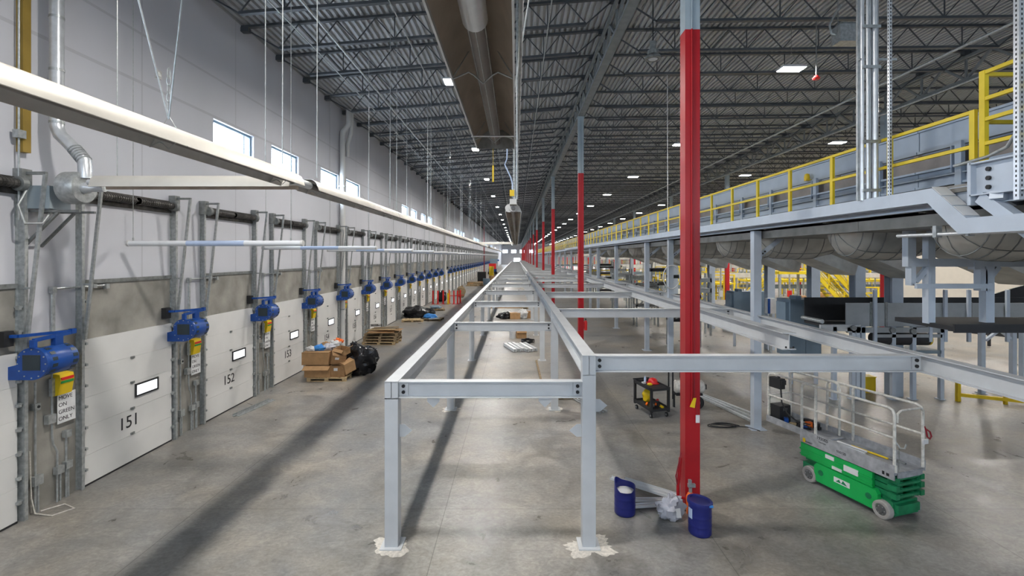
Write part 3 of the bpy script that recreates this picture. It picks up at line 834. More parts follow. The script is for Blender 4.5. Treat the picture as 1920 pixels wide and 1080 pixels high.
# wall burner, bracket and flue
bu = thing('heater_burner', 'round grey heater burner on a bracket above the pier before door 151', 'burner', (XW, 8.62, 5.78))
b = MB(); b.lathe([(.0, -.17), (.24, -.17), (.29, -.15), (.29, .10), (.26, .14), (.0, .14)], (.78, .0, .05), rot(PI / 2, 'Y') , 24); b.build('fan_housing', 'galv', bu, True)
MB().lathe([(.10, .14), (.10, .2), (.07, .24), (.07, .5)], (.78, 0, .05), rot(PI / 2, 'Y'), 18).build('outlet_collar', 'shiny', bu, True)
MB().box(.12, .52, -.24, .16, -.34, .06).build('control_box', 'col_grey', bu)
MB().box(.50, .62, -.1, .1, -.1, .16).build('motor', 'black', bu)
b = MB(); b.box(.0, 1.0, -.2, -.16, -.40, -.36).box(.0, 1.0, .10, .14, -.40, -.36)
for y in (-.18, .12): b.bar((.62, y, -.40), (.02, y, -1.0), .04, .04)
b.build('bracket', 'galv_dark', bu)
MB().tube([(.2, -.3, .0), (.16, -.42, -.3), (.3, -.44, -.62), (.45, -.3, -.6), (.45, -.1, -.34)], .022, 8).build('flex_conduit', 'galv', bu, True)
MB().tube([(.1, -.35, -.55), (.1, -.35, .9), (.1, -.35, 4.5)], .016, 8).build('conduit', 'galv', bu, True)
MB().box(.06, .16, -.42, -.28, .86, 1.0).build('junction_box', 'galv', bu)
fl = thing('flue_pipe', 'shiny steel flue pipe rising from the wall burner to the roof', 'flue', (XW, 8.62, 5.9))
pz = [(.92, .02, .10), (.9, .02, .42), (.72, .04, .62), (.42, .06, .9), (.36, .06, 1.05), (.36, .06, 6.0)]
MB().tube(pz, .105, 18).build('pipe', 'shiny', fl, True)
b = MB()
for k in range(5): b.tube([(.36, .06, 1.1 + .95 * k), (.36, .06, 1.14 + .95 * k)], .112, 18)
for k in range(6):
    p = Vector(pz[1]).lerp(Vector(pz[2]), k / 5); q = p + (Vector(pz[2]) - Vector(pz[1])).normalized() * .025
    b.tube([p, q], .115, 18)
b.build('seam_band', 'galv', fl, True)
MB().box(.025, .36, .03, .09, 4.2, 4.26).build('wall_clip', 'galv_dark', fl)
tag(MB().box(XW, XW + .12, 8.32, 8.46, 6.42, 11.9).build('wall_board', 'brass'), 'yellow-brown vertical board on the wall beside the steel flue', 'board')
# roof drain downpipes
def downpipe(y, lab):
    r = thing('roof_drain_pipe', lab, 'pipe', (XW + .16, y, 0))
    MB().tube([(0, 0, 0), (0, 0, 10.4), (.0, .05, 10.7), (.25, .15, 11.1), (.25, .15, 11.85)], .13, 14).build('pipe', 'pvc', r, True)
    MB().tube([(.05, .55, 9.6), (.05, .55, 10.2), (.25, .45, 10.7), (.3, .45, 11.3), (.3, .45, 11.85)], .10, 12).build('overflow_pipe', 'pvc', r, True)
    b = MB()
    for z in (2, 5, 8): b.box(-.16, .14, -.15, .15, z, z + .05)
    b.build('strap', 'galv', r)
downpipe(23.5, 'white roof drain pipe with an offset beside the third window')
downpipe(57.3, 'distant white roof drain pipe beyond the second window group')
tag(MB().tube([(-7.1, 106, 0), (-7.1, 106, 12)], .11, 10).build('sprinkler_riser', 'dark_red', smooth=True), 'dark red sprinkler riser standing far down the dock aisle', 'pipe')
o = thing('wall_sensor', 'small white square sensor high on the dock wall near the viewer', 'sensor', (XW, 11.6, 9.0))
MB().box(0, .04, -.09, .09, -.1, .1).build('box', 'pvc', o)
MB().box(.04, .055, -.05, .05, -.055, .055).build('lens_cover', 'galv', o)

# white hanging tubes over the dock aisle
tp = thing('hanging_tube', 'x', 'tube')
MB().cyl((0, 0, 0), (1.25, 0, 0), .06, 16).build('tube', 'tube_white', tp, True); MB().cyl((2.5, 0, 0), (3.72, 0, 0), .06, 16).build('tube', 'tube_white', tp, True)
MB().cyl((1.25, 0, 0), (2.5, 0, 0), .059, 16).build('centre_reflection', 'tube_blue', tp, True)['label'] = 'middle length with a bluish window reflection in its colour'  # bluish reflection of the windows, put into the colour
for x in (-.04, 3.72): MB().cyl((x, 0, 0), (x + .05, 0, 0), .066, 16).build('end_cap', 'pvc', tp, True)
for x in (.08, 3.5): MB().tube([(x, 0, .05), (x, 0, 6.9)], .007, 6).box(x - .012, x + .012, -.012, .012, .0, .12).build('hanger', 'galv', tp)
t = family(tp)
for k in range(22):
    o = tp if k == 0 else dup(tp, (0, 0, 0), tree=t)
    o.location = (-8.38, 10.4 + 5.5 * k, 4.885); o.rotation_euler.z = 0
    o['label'] = 'white tube on wires above the dock aisle, %s to the viewer' % ('nearest' if k == 0 else nth(k) + ' nearest'); o['group'] = 'white hanging tubes'
# ================================================================ LIGHT GREY STEEL SUPPORT FRAME
LX, RX, SX, TX = -1.97, 1.15, 6.50, 5.12          # left posts, right posts, mezzanine-side rail, loose rail
LZ, RZ = 2.62, 3.03                               # tops of the two levels
FY0, FS, FN = 7.67, 6.8, 28
fr = thing('support_frame', 'light grey steel support frame of posts and rails running down the middle of the aisle', 'frame', (0, 0, 0))
pm_l = MB().box(-.105, .105, -.105, .105, .02, LZ).box(-.17, .17, -.17, .17, 0, .02).mesh('post', 'frame_white')
pm_r = MB().box(-.105, .105, -.105, .105, .02, RZ).box(-.17, .17, -.17, .17, 0, .02).mesh('post', 'frame_white')
def cross(x0, x1, z):
    b = MB(); b.ibeam((x0, 0, z - .13), (x1, 0, z - .13), .16, .26)
    for x, s in ((x0, 1), (x1, -1)):
        b.mat(0).box(x, x + s * .14, -.03, -.006, z - .225, z - .03); b.mat(1)
        for zz in (.075, .17): b.cyl((x + s * .07, -.03, z - zz - .005), (x + s * .07, -.05, z - zz - .005), .028, 10)
    return b.mesh('cross_beam', ['frame_white', 'black'])
cm1 = cross(LX + .105, RX - .105, LZ); cm2 = cross(RX + .105, SX - .06, RZ)
for k in range(FN):
    y = FY0 + FS * k
    put('post', pm_l, fr, (LX, y, 0)); put('post', pm_r, fr, (RX, y, 0))
    put('cross_beam', cm1, fr, (0, y, 0)); put('cross_beam', cm2, fr, (0, y, 0))
for k in range(FN):
    a = FY0 - .105 + FS * k; e = a + FS - .01
    b = MB().ibeam((LX, a, LZ - .13), (LX, e, LZ - .13), .21, .28, .018); b.build('side_rail', 'frame_white', fr)
    b = MB().ibeam((RX, a, RZ - .15), (RX, e, RZ - .15), .21, .32, .018); b.build('side_rail', 'frame_white', fr)
    if k > 0:
        b = MB().ibeam((SX, a, RZ - .13), (SX, e, RZ - .13), .18, .28, .016); b.build('side_rail', 'frame_white', fr)
b = MB().ibeam((SX, 3.5, RZ - .13), (SX, FY0 - .12 + FS, RZ - .13), .18, .28, .016); b.build('side_rail', 'frame_white', fr)
hexa = [(-.1, 0), (.1, 0), (.1, -.08), (0, -.18), (-.1, -.08)]
for x in (-1.33, .46):
    MB().prism(hexa, (x, FY0 + .02, LZ - .26), (1, 0, 0), (0, 0, 1), (0, .012, 0)).build('gusset_plate', 'frame_white', fr)
for x, z, s in ((LX + .105, 1.82, 1), (RX - .105, 1.82, -1), (RX + .105, 2.22, 1)):
    MB().prism([(0, .1), (.08, .1), (.2, 0), (.08, -.1), (0, -.1)], (x, FY0, z), (s, 0, 0), (0, 0, 1), (0, .012, 0)).build('gusset_plate', 'frame_white', fr)
lr = MB().ibeam((TX, 9.0, RZ - .02), (TX, 70, RZ - .02), .26, .32, .018)
lr.mat(1)
for s in (-1, 1): lr.cyl((TX + .07 * s, 8.995, RZ - .13), (TX + .07 * s, 8.985, RZ - .13), .02, 8)
tag(lr.build('loose_rail', ['frame_white', 'black']), 'long light grey I-beam with a cut end lying across the cross beams beside the mezzanine', 'beam')

# chalky residue round the post feet
for (x, y, s, lab) in ((LX, FY0 - .02, 1, 'pale dust patch round the foot of the front left frame post'), (RX, FY0 - .05, 1.15, 'pale dust patch round the foot of the front right frame post'),
                       (LX, FY0 + FS, .8, 'pale dust patch round the foot of the second left frame post'), (RX, FY0 + FS, .8, 'pale dust patch round the foot of the second right frame post')):
    b = MB(); n = 60; v = [(x, y, .004)]
    for k in range(n):
        a = 2 * PI * k / n
        r = s * (.30 + .22 * noise.noise(Vector((math.cos(a) * 1.3 + x, math.sin(a) * 1.3 + y, 2))) + .09 * noise.noise(Vector((math.cos(a) * 6, math.sin(a) * 6, y + x))))
        v.append((x + r * math.cos(a), y + r * .85 * math.sin(a), .003))
    b.add(v, [(0, 1 + k, 1 + (k + 1) % n) for k in range(n)])
    tag(b.build('dust_patch', 'dust'), lab, 'dust', kind='stuff')

# ================================================================ MEZZANINE WITH ITS CONVEYOR
MX0, MX1, MZ = 6.30, 12.7, 5.58
mz = thing('mezzanine', 'grey steel mezzanine deck on posts running along the right of the aisle', 'mezzanine')
MY = [12.86, 20.0, 23.6, 30.8, 37.6, 41.6, 48.8, 56, 63.2, 70.4, 77.6, 84.8, 92, 99, 106, 113, 120, 127, 134, 141, 148, 155, 162, 169, 176, 183, 190, 197]
pm = MB().box(-.1, .1, -.1, .1, .02, 5.28).box(-.2, .2, -.2, .2, 0, .02).box(-.11, -.1, -.07, .07, 2.75, 3.0)
pm = pm.mesh('post', 'mezz')
pm2 = MB().ibeam((0, 0, 0), (0, 0, 5.28), .36, .36, .02, .015, up=(0, 1, 0)).mesh('post', 'mezz')
for y in MY: put('post', pm, mz, (6.42, y, 0))
for y in (10.5, 15.9, 17.6, 20.2, 23.7, 30.8, 37.8, 45, 52, 59, 66, 73, 80): put('post', pm2, mz, (12.5, y, 0))
y = 2.0; k = 0
while y < 200:
    e = min(y + 7.2, 200)
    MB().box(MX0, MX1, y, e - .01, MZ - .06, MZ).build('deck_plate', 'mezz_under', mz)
    b = MB().ibeam((MX0 + .06, y, MZ - .13), (MX0 + .06, e - .01, MZ - .13), .12, .28, .014); b.build('edge_beam', 'mezz', mz)
    b = MB().ibeam((MX1 - .06, y, MZ - .13), (MX1 - .06, e - .01, MZ - .13), .12, .28, .014); b.build('edge_beam', 'mezz', mz)
    for yy in (y + .8, y + 3.2, y + 5.6):
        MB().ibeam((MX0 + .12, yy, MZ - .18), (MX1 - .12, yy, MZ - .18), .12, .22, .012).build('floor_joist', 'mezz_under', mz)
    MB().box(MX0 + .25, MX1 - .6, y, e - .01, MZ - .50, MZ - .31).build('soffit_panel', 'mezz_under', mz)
    y = e
for y in MY[:12]:
    b = MB().bar((6.52, y + .02, 4.62), (7.35, y + .02, 5.28), .02, .12).box(6.5, 6.56, y - .05, y + .07, 4.52, 4.72)
    b.mat(1)
    for p in ((6.60, 4.68), (6.66, 4.735), (7.22, 5.175), (7.28, 5.22)): b.cyl((p[0], y + .005, p[1]), (p[0], y - .02, p[1]), .022, 8)
    b.build('knee_brace', ['mezz', 'black'], mz)
b = MB().box(MX0 - .12, MX0 + .14, 3.5, 6.55, 5.42, 5.44).box(MX0 - .12, MX0 + .14, 3.5, 6.55, 5.85, 5.87).box(MX0 - .04, MX0 - .02, 3.5, 6.55, 5.42, 5.87).box(MX0 - .12, MX0 + .14, 6.53, 6.58, 5.30, 5.88)
b.mat(1)
for z in (5.52, 5.64, 5.76): b.cyl((MX0 - .03, 6.35, z), (MX0 - .07, 6.35, z), .03, 10)
b.build('landing_beam', ['mezz', 'black'], mz)
MB().bar((MX0 - .02, 6.45, 5.40), (MX0 - .02, 5.1, 4.3), .14, .16).build('landing_brace', 'mezz', mz)
MB().bar((MX0 - .1, 6.2, 5.40), (MX0 + 1.5, 6.9, 5.0), .14, .1).build('landing_brace', 'mezz', mz)

# yellow guard railing
gr = thing('guard_railing', 'yellow tubular guard railing along the mezzanine edge', 'railing', (0, 0, 0))
rp = MB().box(-.025, .025, -.04, .04, MZ, MZ + 1.07).box(-.06, .06, -.06, .06, MZ, MZ + .012).mesh('post', 'safety_yellow')
RYs = [6.72 + 1.5 * k for k in range(98)]
for y in RYs: put('post', rp, gr, (6.40, y, 0))
for a, e in ((6.72, 30.7), (30.7, 60.7), (60.7, 100), (100, 152)):
    for z in (MZ + 1.045, MZ + .56): MB().box(6.378, 6.422, a, e, z - .025, z + .025).build('rail', 'safety_yellow', gr)
    MB().box(6.39, 6.41, a, e, MZ + .01, MZ + .06).build('toe_board', 'mezz_under', gr)
gg = thing('landing_railing', 'taller yellow railing at the raised landing on the right edge', 'railing', (0, 0, 0))
MB().box(6.37, 6.43, 6.53, 6.61, 5.86, 7.14).build('post', 'safety_yellow', gg)
MB().box(6.37, 6.43, 4.4, 4.48, 5.86, 7.14).build('post', 'safety_yellow', gg)
for z in (7.11, 6.75, 6.47, 6.14): MB().box(6.375, 6.425, 4.4, 6.6, z - .025, z + .025).build('rail', 'safety_yellow', gg)
for z in (7.09, 6.44): MB().box(6.43, 7.2, 6.545, 6.595, z - .025, z + .025).build('rail', 'safety_yellow', gg)
MB().box(7.17, 7.23, 6.53, 6.61, 5.6, 7.14).build('post', 'safety_yellow', gg)

# sorter conveyor on the deck
sc = thing('sorter_conveyor', 'long blue-grey box-sided conveyor standing on the mezzanine behind the yellow railing', 'conveyor')
CX = 7.55
y = 3.0
while y < 196:
    e = min(y + 6.0, 196)
    MB().box(CX, CX + .04, y, e - .02, 6.50, 6.95).box(CX - .05, CX, y, e - .02, 6.50, 6.55).box(CX - .03, CX + .0, y, e - .02, 6.91, 6.95).build('upper_side_panel', 'conv_blue', sc)
    MB().box(CX - .02, CX + .03, y, e - .02, 5.84, 6.17).box(CX - .08, CX - .02, y, e - .02, 5.84, 5.88).box(CX - .08, CX - .02, y, e - .02, 6.01, 6.03).box(CX - .08, CX - .02, y, e - .02, 6.13, 6.17).build('lower_side_panel', 'conv_blue', sc)
    for yy in (y + .9, y + 3.0, y + 5.1) if y < 100 else (y + 3,):
        MB().box(CX - .10, CX - .03, yy - .06, yy + .06, MZ, 6.55).box(CX - .10, CX, yy + .12, yy + .14, 6.05, 6.5).build('support', 'conv_blue', sc)
    y = e
MB().box(CX + .05, CX + 1.9, 3, 196, 6.0, 6.48).build('belt_bed', 'tube_dark', sc)
MB().box(CX + 1.9, CX + 1.94, 3, 196, 6.2, 7.05).build('far_side_panel', 'conv_blue', sc)
cc = thing('cream_duct', 'cream boxed duct running above the conveyor on the mezzanine', 'duct')
MB().box(8.6, 9.0, 9.2, 15.5, 7.10, 7.34).build('duct', 'cream', cc)
for y in (10.4, 13): MB().box(8.7, 8.8, y, y + .1, 5.58, 7.1).bar((8.65, y + .7, 6.8), (8.65, y + .1, 7.12), .1, .1).build('leg', 'cream', cc)
cc2 = dup(cc, (2.0, 13, 0), 'second cream boxed duct further along the mezzanine')
ey = thing('yellow_lamp', 'small yellow beacon clipped to the conveyor side behind the railing', 'beacon', (CX - .1, 12.3, 6.62))
MB().lathe([(.06, -.05), (.07, .0), (.05, .09), (.0, .11)], n=12).build('dome', 'yellow', ey, True)
MB().box(-.05, .12, -.05, .05, -.08, -.05).build('bracket', 'yellow', ey)

# wireway with its jog, conduits and struts
ww = thing('wireway', 'pale grey wireway box with a sloping jog along the mezzanine edge', 'wireway')
WX = 6.18
pts = [(60, 5.50), (7.05, 5.50), (6.55, 5.02), (3.0, 5.02)]
for A in ([(60, 5.60), (7.02, 5.60), (7.10, 5.39), (60, 5.39)], [(7.02, 5.60), (6.49, 5.12), (6.60, 4.91), (7.10, 5.39)], [(6.49, 5.12), (3, 5.12), (3, 4.91), (6.60, 4.91)]):
    MB().prism(A, (WX - .10, 0, 0), (0, 1, 0), (0, 0, 1), (.22, 0, 0)).build('section', 'mezz', ww)
b = MB()
for t in (.12, .45, .78): 
    c = Vector((WX + .01, 7.02, 5.60)).lerp(Vector((WX + .01, 6.49, 5.12)), t); b.cbox(c + Vector((0, -.004, .005)), (.21, .21, .008), rot(.736, 'X'))
b.build('cover_plate', 'paper_white', ww)
cb = thing('conduit_bundle', 'bundle of four shiny conduits rising from the wireway to the roof', 'conduit', (WX, 8.4, 5.58))
for x, y, r, t in ((-.10, .04, .035, 7.2), (-.03, .0, .03, 7.2), (.03, .05, .035, 7.2), (.10, 0, .05, 7.2), (.2, .1, .02, 7.2)):
    MB().tube([(x, y, 0 if r != .02 else 1.7), (x, y, t)], r, 12).build('conduit', 'shiny', cb, True)
for z in (.15, 1.0, 2.3, 3.0, 4.4): MB().box(-.15, .16, -.06, -.045, z, z + .05).build('strap', 'galv', cb)
MB().box(-.17, -.13, .05, .09, 0, 7.2).build('strut', 'galv', cb)
b = MB(); b.box(-.16, .5, .02, .06, 2.46, 2.5); b.build('cross_strut', 'galv', cb)
def strut(x, y, z0, z1, lab, w=.045, holes=True):
    r = thing('slotted_strut', lab, 'strut', (x, y, z0))
    MB().box(-w / 2, w / 2, -w / 2, w / 2, 0, z1 - z0).build('channel', 'shiny', r)
    if holes:
        b = MB(); z = .04
        while z < min(z1 - z0 - .08, 4.2):
            b.box(-.008, .008, -w / 2 - .002, -w / 2, z, z + .03); b.box(-w / 2 - .002, -w / 2, -.008, .008, z, z + .03); z += .06
        b.build('slot', 'black', r)
strut(WX + .09, 8.06, 5.58, 12.7, 'tall thin galvanised strut beside the conduit bundle')
strut(WX + .02, 5.92, 5.3, 12.7, 'wide slotted strut rising at the right edge of the picture', .07)
cd = thing('bent_conduit', 'bent grey conduit sweeping along the landing beam at the right edge', 'conduit')
MB().tube([(6.3, 6.9, 5.90), (6.28, 6.4, 5.93), (6.26, 6.12, 6.0), (6.25, 6.0, 6.15), (6.25, 5.97, 6.5), (6.25, 5.97, 7.0)], .022, 10).build('pipe', 'galv', cd, True)
hp = thing('handrail_pipe', 'horizontal shiny pipe on clamps below the wireway at the right', 'pipe')
MB().tube([(WX - .02, 7.75, 4.93), (WX - .02, 4, 4.90)], .028, 10).build('pipe', 'shiny', hp, True)
MB().box(WX - .06, WX + .03, 7.0, 7.06, 4.88, 5.05).box(WX - .06, WX + .03, 6.5, 6.54, 4.88, 5.0).build('clamp', 'galv', hp)

# curved chute bellies under the deck
def chute(k, y, lab):
    r = thing('curved_chute', lab, 'chute', (0, y, 0))
    x0 = 7.15; b = MB(); n = 14; rings = []
    prof = [(x0 - .36, .10), (x0 - .33, .26), (x0 - .25, .42), (x0 - .12, .54), (x0 + .05, .59), (x0 + .30, .61), (x0 + .7, .62), (x0 + 1.15, .60), (x0 + 1.6, .50), (x0 + 2.1, .34)]
    for x, rd in prof:
        rings.append([(x, -rd * math.cos(PI * t / n), 5.22 - rd * math.sin(PI * t / n) * 1.12) for t in range(n + 1)])
    v = [p for g in rings for p in g]; m = n + 1
    b.add(v, [(i * m + t, i * m + t + 1, (i + 1) * m + t + 1, (i + 1) * m + t) for i in range(len(rings) - 1) for t in range(n)])
    b.add(rings[0], [tuple(range(m))])
    b.build('belly', 'chute', r, True)
    b = MB()
    for x, rd in prof[3:9]:
        b.tube([(x, -(rd + .003) * math.cos(PI * t / n), 5.22 - (rd + .003) * math.sin(PI * t / n) * 1.12) for t in range(n + 1)], .011, 5)
    for q in (4, 7, 10):
        b.tube([(x, -(rd + .003) * math.cos(PI * q / n), 5.22 - (rd + .003) * math.sin(PI * q / n) * 1.12) for x, rd in prof], .008, 5)
    b.build('seam', 'galv_dark', r)
    MB().bar((x0 + 2.0, 0, 4.98), (x0 + 4.2, .4, 4.2), 1.0, .5).build('trough', 'chute', r)
CY = [7.6, 10.25, 13.5, 16.2, 19.4, 22.4, 26, 29, 32.5, 36, 40]
for k, y in enumerate(CY):
    chute(k, y, 'curved galvanised chute belly under the mezzanine, %s to the viewer' % ('nearest' if k == 0 else nth(k) + ' nearest'))

# hanger frame in the right foreground below the mezzanine
hf = thing('hanger_frame', 'grey steel hanger frame holding a black tray below the mezzanine at the right', 'frame')
HY = 9.0
def hx(px, Y=HY): return (px - 968) * Y / F
def hz(py, Y=HY): return H - (py - 481) * Y / F
b = MB().box(hx(1703), hx(2000), HY - .06, HY + .06, hz(500), hz(485)); b.build('cross_beam', 'mezz', hf)
for x0, x1, y0, y1 in ((1697, 1712, 425, 500), (1821, 1840, 440, 505), (1703, 1712, 500, 535), (1832, 1845, 505, 545), (1735, 1748, 440, 606), (1842, 1858, 500, 612)):
    MB().box(hx(x0), hx(x1), HY - .07, HY + .07, hz(y1), hz(y0)).build('upright', 'mezz', hf)
MB().box(hx(1703), hx(1845), HY - .2, HY - .14, hz(540), hz(531)).build('tie_rail', 'mezz', hf)
for a, c in (((1716, 528), (1740, 500)), ((1848, 530), (1872, 500))): MB().bar((hx(a[0]), HY, hz(a[1])), (hx(c[0]), HY, hz(c[1])), .06, .09).build('knee', 'mezz', hf)
MB().box(hx(1737), hx(2050), HY - .55, HY + .75, hz(612), hz(604)).build('tray', 'rubber', hf)
MB().box(hx(1737), hx(2050), HY - .58, HY - .55, hz(615), hz(600)).build('tray_lip', 'black', hf)
for x in (1745, 1852): MB().box(hx(x) - .04, hx(x) + .04, HY - .05, HY + .05, hz(500), hz(500) + 1.0).build('hanger', 'mezz', hf)
# floor conveyor behind it
YV = 15.5
fc = thing('floor_conveyor', 'grey-sided belt conveyor on legs standing under the mezzanine at the right', 'conveyor')
def vx(px, Y=YV): return (px - 968) * Y / F
def vz(py, Y=YV): return H - (py - 481) * Y / F
MB().box(vx(1585), vx(2060), YV - .03, YV, vz(612), vz(568)).build('side_panel', 'conv_grey', fc)
MB().box(vx(1540), vx(2060), YV + .9, YV + .93, vz(612), vz(562)).build('back_panel', 'rubber', fc)
MB().box(vx(1540), vx(2060), YV + .0, YV + .9, vz(612), vz(607)).build('belt', 'rubber', fc)
MB().cyl((vx(1538), YV - .1, vz(602)), (vx(1538), YV + .95, vz(602)), .07, 14).build('end_roller', 'galv', fc, True)
for x in (1632, 1660, 1818): MB().box(vx(x) - .04, vx(x) + .04, YV - .05, YV - .03, vz(612), vz(566)).build('splice_plate', 'galv_dark', fc)
for x in (1637, 1740, 1768, 1812, 1884): MB().box(vx(x) - .05, vx(x) + .05, YV - .12, YV - .05, vz(640), vz(543)).build('upright', 'mezz', fc)
MB().box(vx(1535), vx(1610), YV - .1, YV - .03, vz(620), vz(608)).build('frame_rail', 'frame_white', fc)
MB().box(vx(1585), vx(1765), YV - .1, YV - .03, vz(623), vz(613)).build('frame_rail', 'conv_grey', fc)
MB().box(vx(1640), vx(1762), YV - .1, YV - .03, vz(632), vz(626)).build('frame_rail', 'conv_grey', fc)
for x in (1597, 1605, 1562, 1615, 1672, 1710, 1762): MB().box(vx(x) - .06, vx(x) + .06, YV - .1, YV + .02, .02, vz(612)).box(vx(x) - .1, vx(x) + .1, YV - .12, YV + .1, 0, .02).build('leg', 'mezz', fc)
for x in (1597, 1710): MB().box(vx(x) - .06, vx(x) + .06, YV + .8, YV + .92, .0, vz(612)).build('leg', 'mezz', fc)
for x, y in ((1595, 614), (1668, 618), (1706, 620)): MB().cyl((vx(x), YV - .16, vz(y)), (vx(x), YV - .1, vz(y)), .09, 12).build('bearing', 'galv_dark', fc)
MB().cyl((vx(1640), YV + .1, vz(636)), (vx(1742), YV + .1, vz(637)), .2, 16).build('drive_drum', 'black', fc, True)
MB().cyl((vx(1742), YV + .1, vz(637)), (vx(1746), YV + .1, vz(637)), .19, 16).build('drum_end', 'yellow', fc, True)
MB().box(vx(1690), vx(1760), YV - .1, YV + .7, vz(662), vz(656)).build('guard_pan', 'grey_paint', fc)
ic = thing('incline_conveyor', 'black-belted inclined conveyor rising to the right edge behind the hanger frame', 'conveyor')
YI = 16.6
pr_ = [(1815, 566), (1945, 528), (1945, 560), (1860, 586), (1815, 590)]
MB().prism([(vx(a, YI), vz(c, YI)) for a, c in pr_], (0, YI, 0), (1, 0, 0), (0, 0, 1), (0, .06, 0)).build('belt_side', 'rubber', ic)
pr_ = [(1888, 574), (1945, 556), (1945, 612), (1888, 612)]
MB().prism([(vx(a, YI), vz(c, YI)) for a, c in pr_], (0, YI - .35, 0), (1, 0, 0), (0, 0, 1), (0, .06, 0)).build('side_panel', 'conv_grey', ic)
for x in (1818, 1875, 1893, 1932):
    MB().box(vx(x, YI) - .07, vx(x, YI) + .07, YI - .5, YI - .36, 0.0, vz(612, YI)).box(vx(x, YI) - .11, vx(x, YI) + .11, YI - .55, YI - .3, 0, .02).build('leg', 'mezz', ic)
for a, c in ((1850, 1875), (1850, 1825), (1915, 1893)): MB().bar((vx(a, YI), YI - .43, vz(615, YI)), (vx(c, YI), YI - .43, vz(634, YI)), .08, .08).build('brace', 'mezz', ic)
# slate-blue chute sides
def panel_box(name, lab, px0, px1, py0, py1, Y, d=.9):
    r = thing(name, lab, 'panel', (0, Y, 0))
    x0, x1, z0, z1 = vx(px0, Y), vx(px1, Y), vz(py1, Y), vz(py0, Y); xm = x0 + (x1 - x0) * .5
    MB().box(x0, xm - .01, 0, d, z0, z1).box(xm + .01, x1, 0, d, z0, z1).build('side_panel', 'panel_blue', r)
    MB().box(x0 - .12, x0, .1, d * .8, z0 + .3, z1 - .1).build('end_flange', 'panel_blue', r)
    MB().box(x0 + .25, x0 + .45, .1, .5, z1, z1 + .13).build('top_bracket', 'panel_blue', r)
    for x in (x0 + .1, x1 - .1): MB().box(x - .05, x + .05, .1, .2, 0, z0).build('leg', 'mezz', r)
panel_box('chute_side', 'slate-blue sheet panel at the open end of the grey floor conveyor', 1482, 1540, 562, 670, 17.2)
panel_box('chute_side', 'slate-blue sheet panel right of the red and silver column pair beyond the mezzanine', 1376, 1452, 547, 612, 24.5)
o = thing('control_cabinet', 'small white cabinet with a blue door edge between the two slate-blue panels', 'cabinet', (vx(1448, 22.8), 22.8, 0))
MB().box(-.2, .2, 0, .3, vz(588, 22.8), vz(560, 22.8)).build('body', 'paper_white', o)
MB().box(-.22, -.1, -.02, 0, vz(588, 22.8), vz(560, 22.8)).build('door_edge', 'blue', o)
MB().box(-.05, .05, .1, .2, 0, vz(588, 22.8)).build('post', 'galv', o)
o = thing('yellow_guard', 'yellow guard box on the floor under the grey conveyor', 'guard', (vx(1630, 16.2), 16.2, 0))
MB().box(-.2, .2, -.02, .3, 0, .52).build('shell', 'yellow', o)
MB().box(-.22, .22, -.04, .32, .52, .55).build('lid', 'yellow', o)
o = thing('yellow_barrier', 'low yellow barrier rail on the floor at the far right edge', 'barrier', (vx(1796, 15.2), 15.2, 0))
MB().box(0, .1, 0, .1, 0, .75).build('post', 'yellow', o); MB().bar((0, .05, .22), (2.4, -.6, .1), .08, .1).build('rail', 'yellow', o); MB().box(1.2, 1.28, -.3, -.22, 0, .3).build('post', 'yellow', o)
bs = thing('black_skirt', 'black netted skirt along the foot of the cream partition wall', 'skirt')
MB().bar((22.0, 29.0, 1.0), (25.5, 22.5, 1.0), .06, .9).build('sheet', 'rubber', bs)
for t in (0, .33, .66, 1): MB().box(22 + 3.5 * t - .05, 22 + 3.5 * t + .05, 29 - 6.5 * t - .08, 29 - 6.5 * t + .02, 0, 1.45).build('post', 'black', bs)
MB().box(23.2, 62, 30, 30.3, 0, 5.6).build('wall_office', 'cream')
for o in bpy.data.objects:
    if o.name == 'wall_office': struct(o, 'cream partition wall standing beyond the hanger frame at the right', 'wall')
# ================================================================ SCISSOR LIFT
lift = thing('scissor_lift', 'green and grey scissor lift with cream guard rails parked under the mezzanine rail', 'scissor lift', (6.55, 9.22, 0), math.radians(107.2))
def lbox(name, m, *bx, parent=None):
    b = MB()
    for q in bx: b.box(*q)
    return b.build(name, m, parent or lift)
# local axes: +x to the far end with the extension, +y is the side facing the aisle
lbox('chassis', 'lift_dark_green', (-.86, .86, -.30, .30, .12, .34), (-.93, -.86, -.26, .26, .16, .30), (.86, .93, -.30, .30, .14, .34), (-.80, .80, -.26, .26, .34, .40))
cv = MB(); cv.prism([(-.56, .10), (.54, .10), (.60, .16), (.60, .40), (.55, .46), (-.62, .46), (-.66, .40), (-.66, .18)], (0, .30, 0), (1, 0, 0), (0, 0, 1), (0, .085, 0))
cov = cv.build('battery_cover', 'lift_green', lift)
for x in (-.50, .45): MB().cyl((x, .38, .30), (x, .392, .30), .055, 14).build('latch', 'lift_dark_green', cov, True)
MB().box(-.15, .17, .384, .388, .26, .36).build('decal', 'paper_white', cov)
MB().prism([(-.10, .28), (-.02, .35), (.02, .28), (.06, .34), (.13, .28)], (0, .388, 0), (1, 0, 0), (0, 0, 1), (0, .002, 0)).build('decal_mark', 'lift_dark_green', cov)
lbox('upper_skirt', 'lift_green', (-.55, .93, .30, .36, .47, .74), (-.55, .95, .25, .37, .50, .52), (-.55, .95, .25, .375, .60, .63))
lbox('far_cover', 'lift_green', (-.56, .93, -.385, -.30, .12, .74))
for x0, x1, z0, z1 in ((.18, .36, .64, .71), (-.30, -.02, .55, .66), (.02, .22, .485, .54)): MB().box(x0, x1, .362, .378, z0, z1).build('decal', 'paper_white', lift)
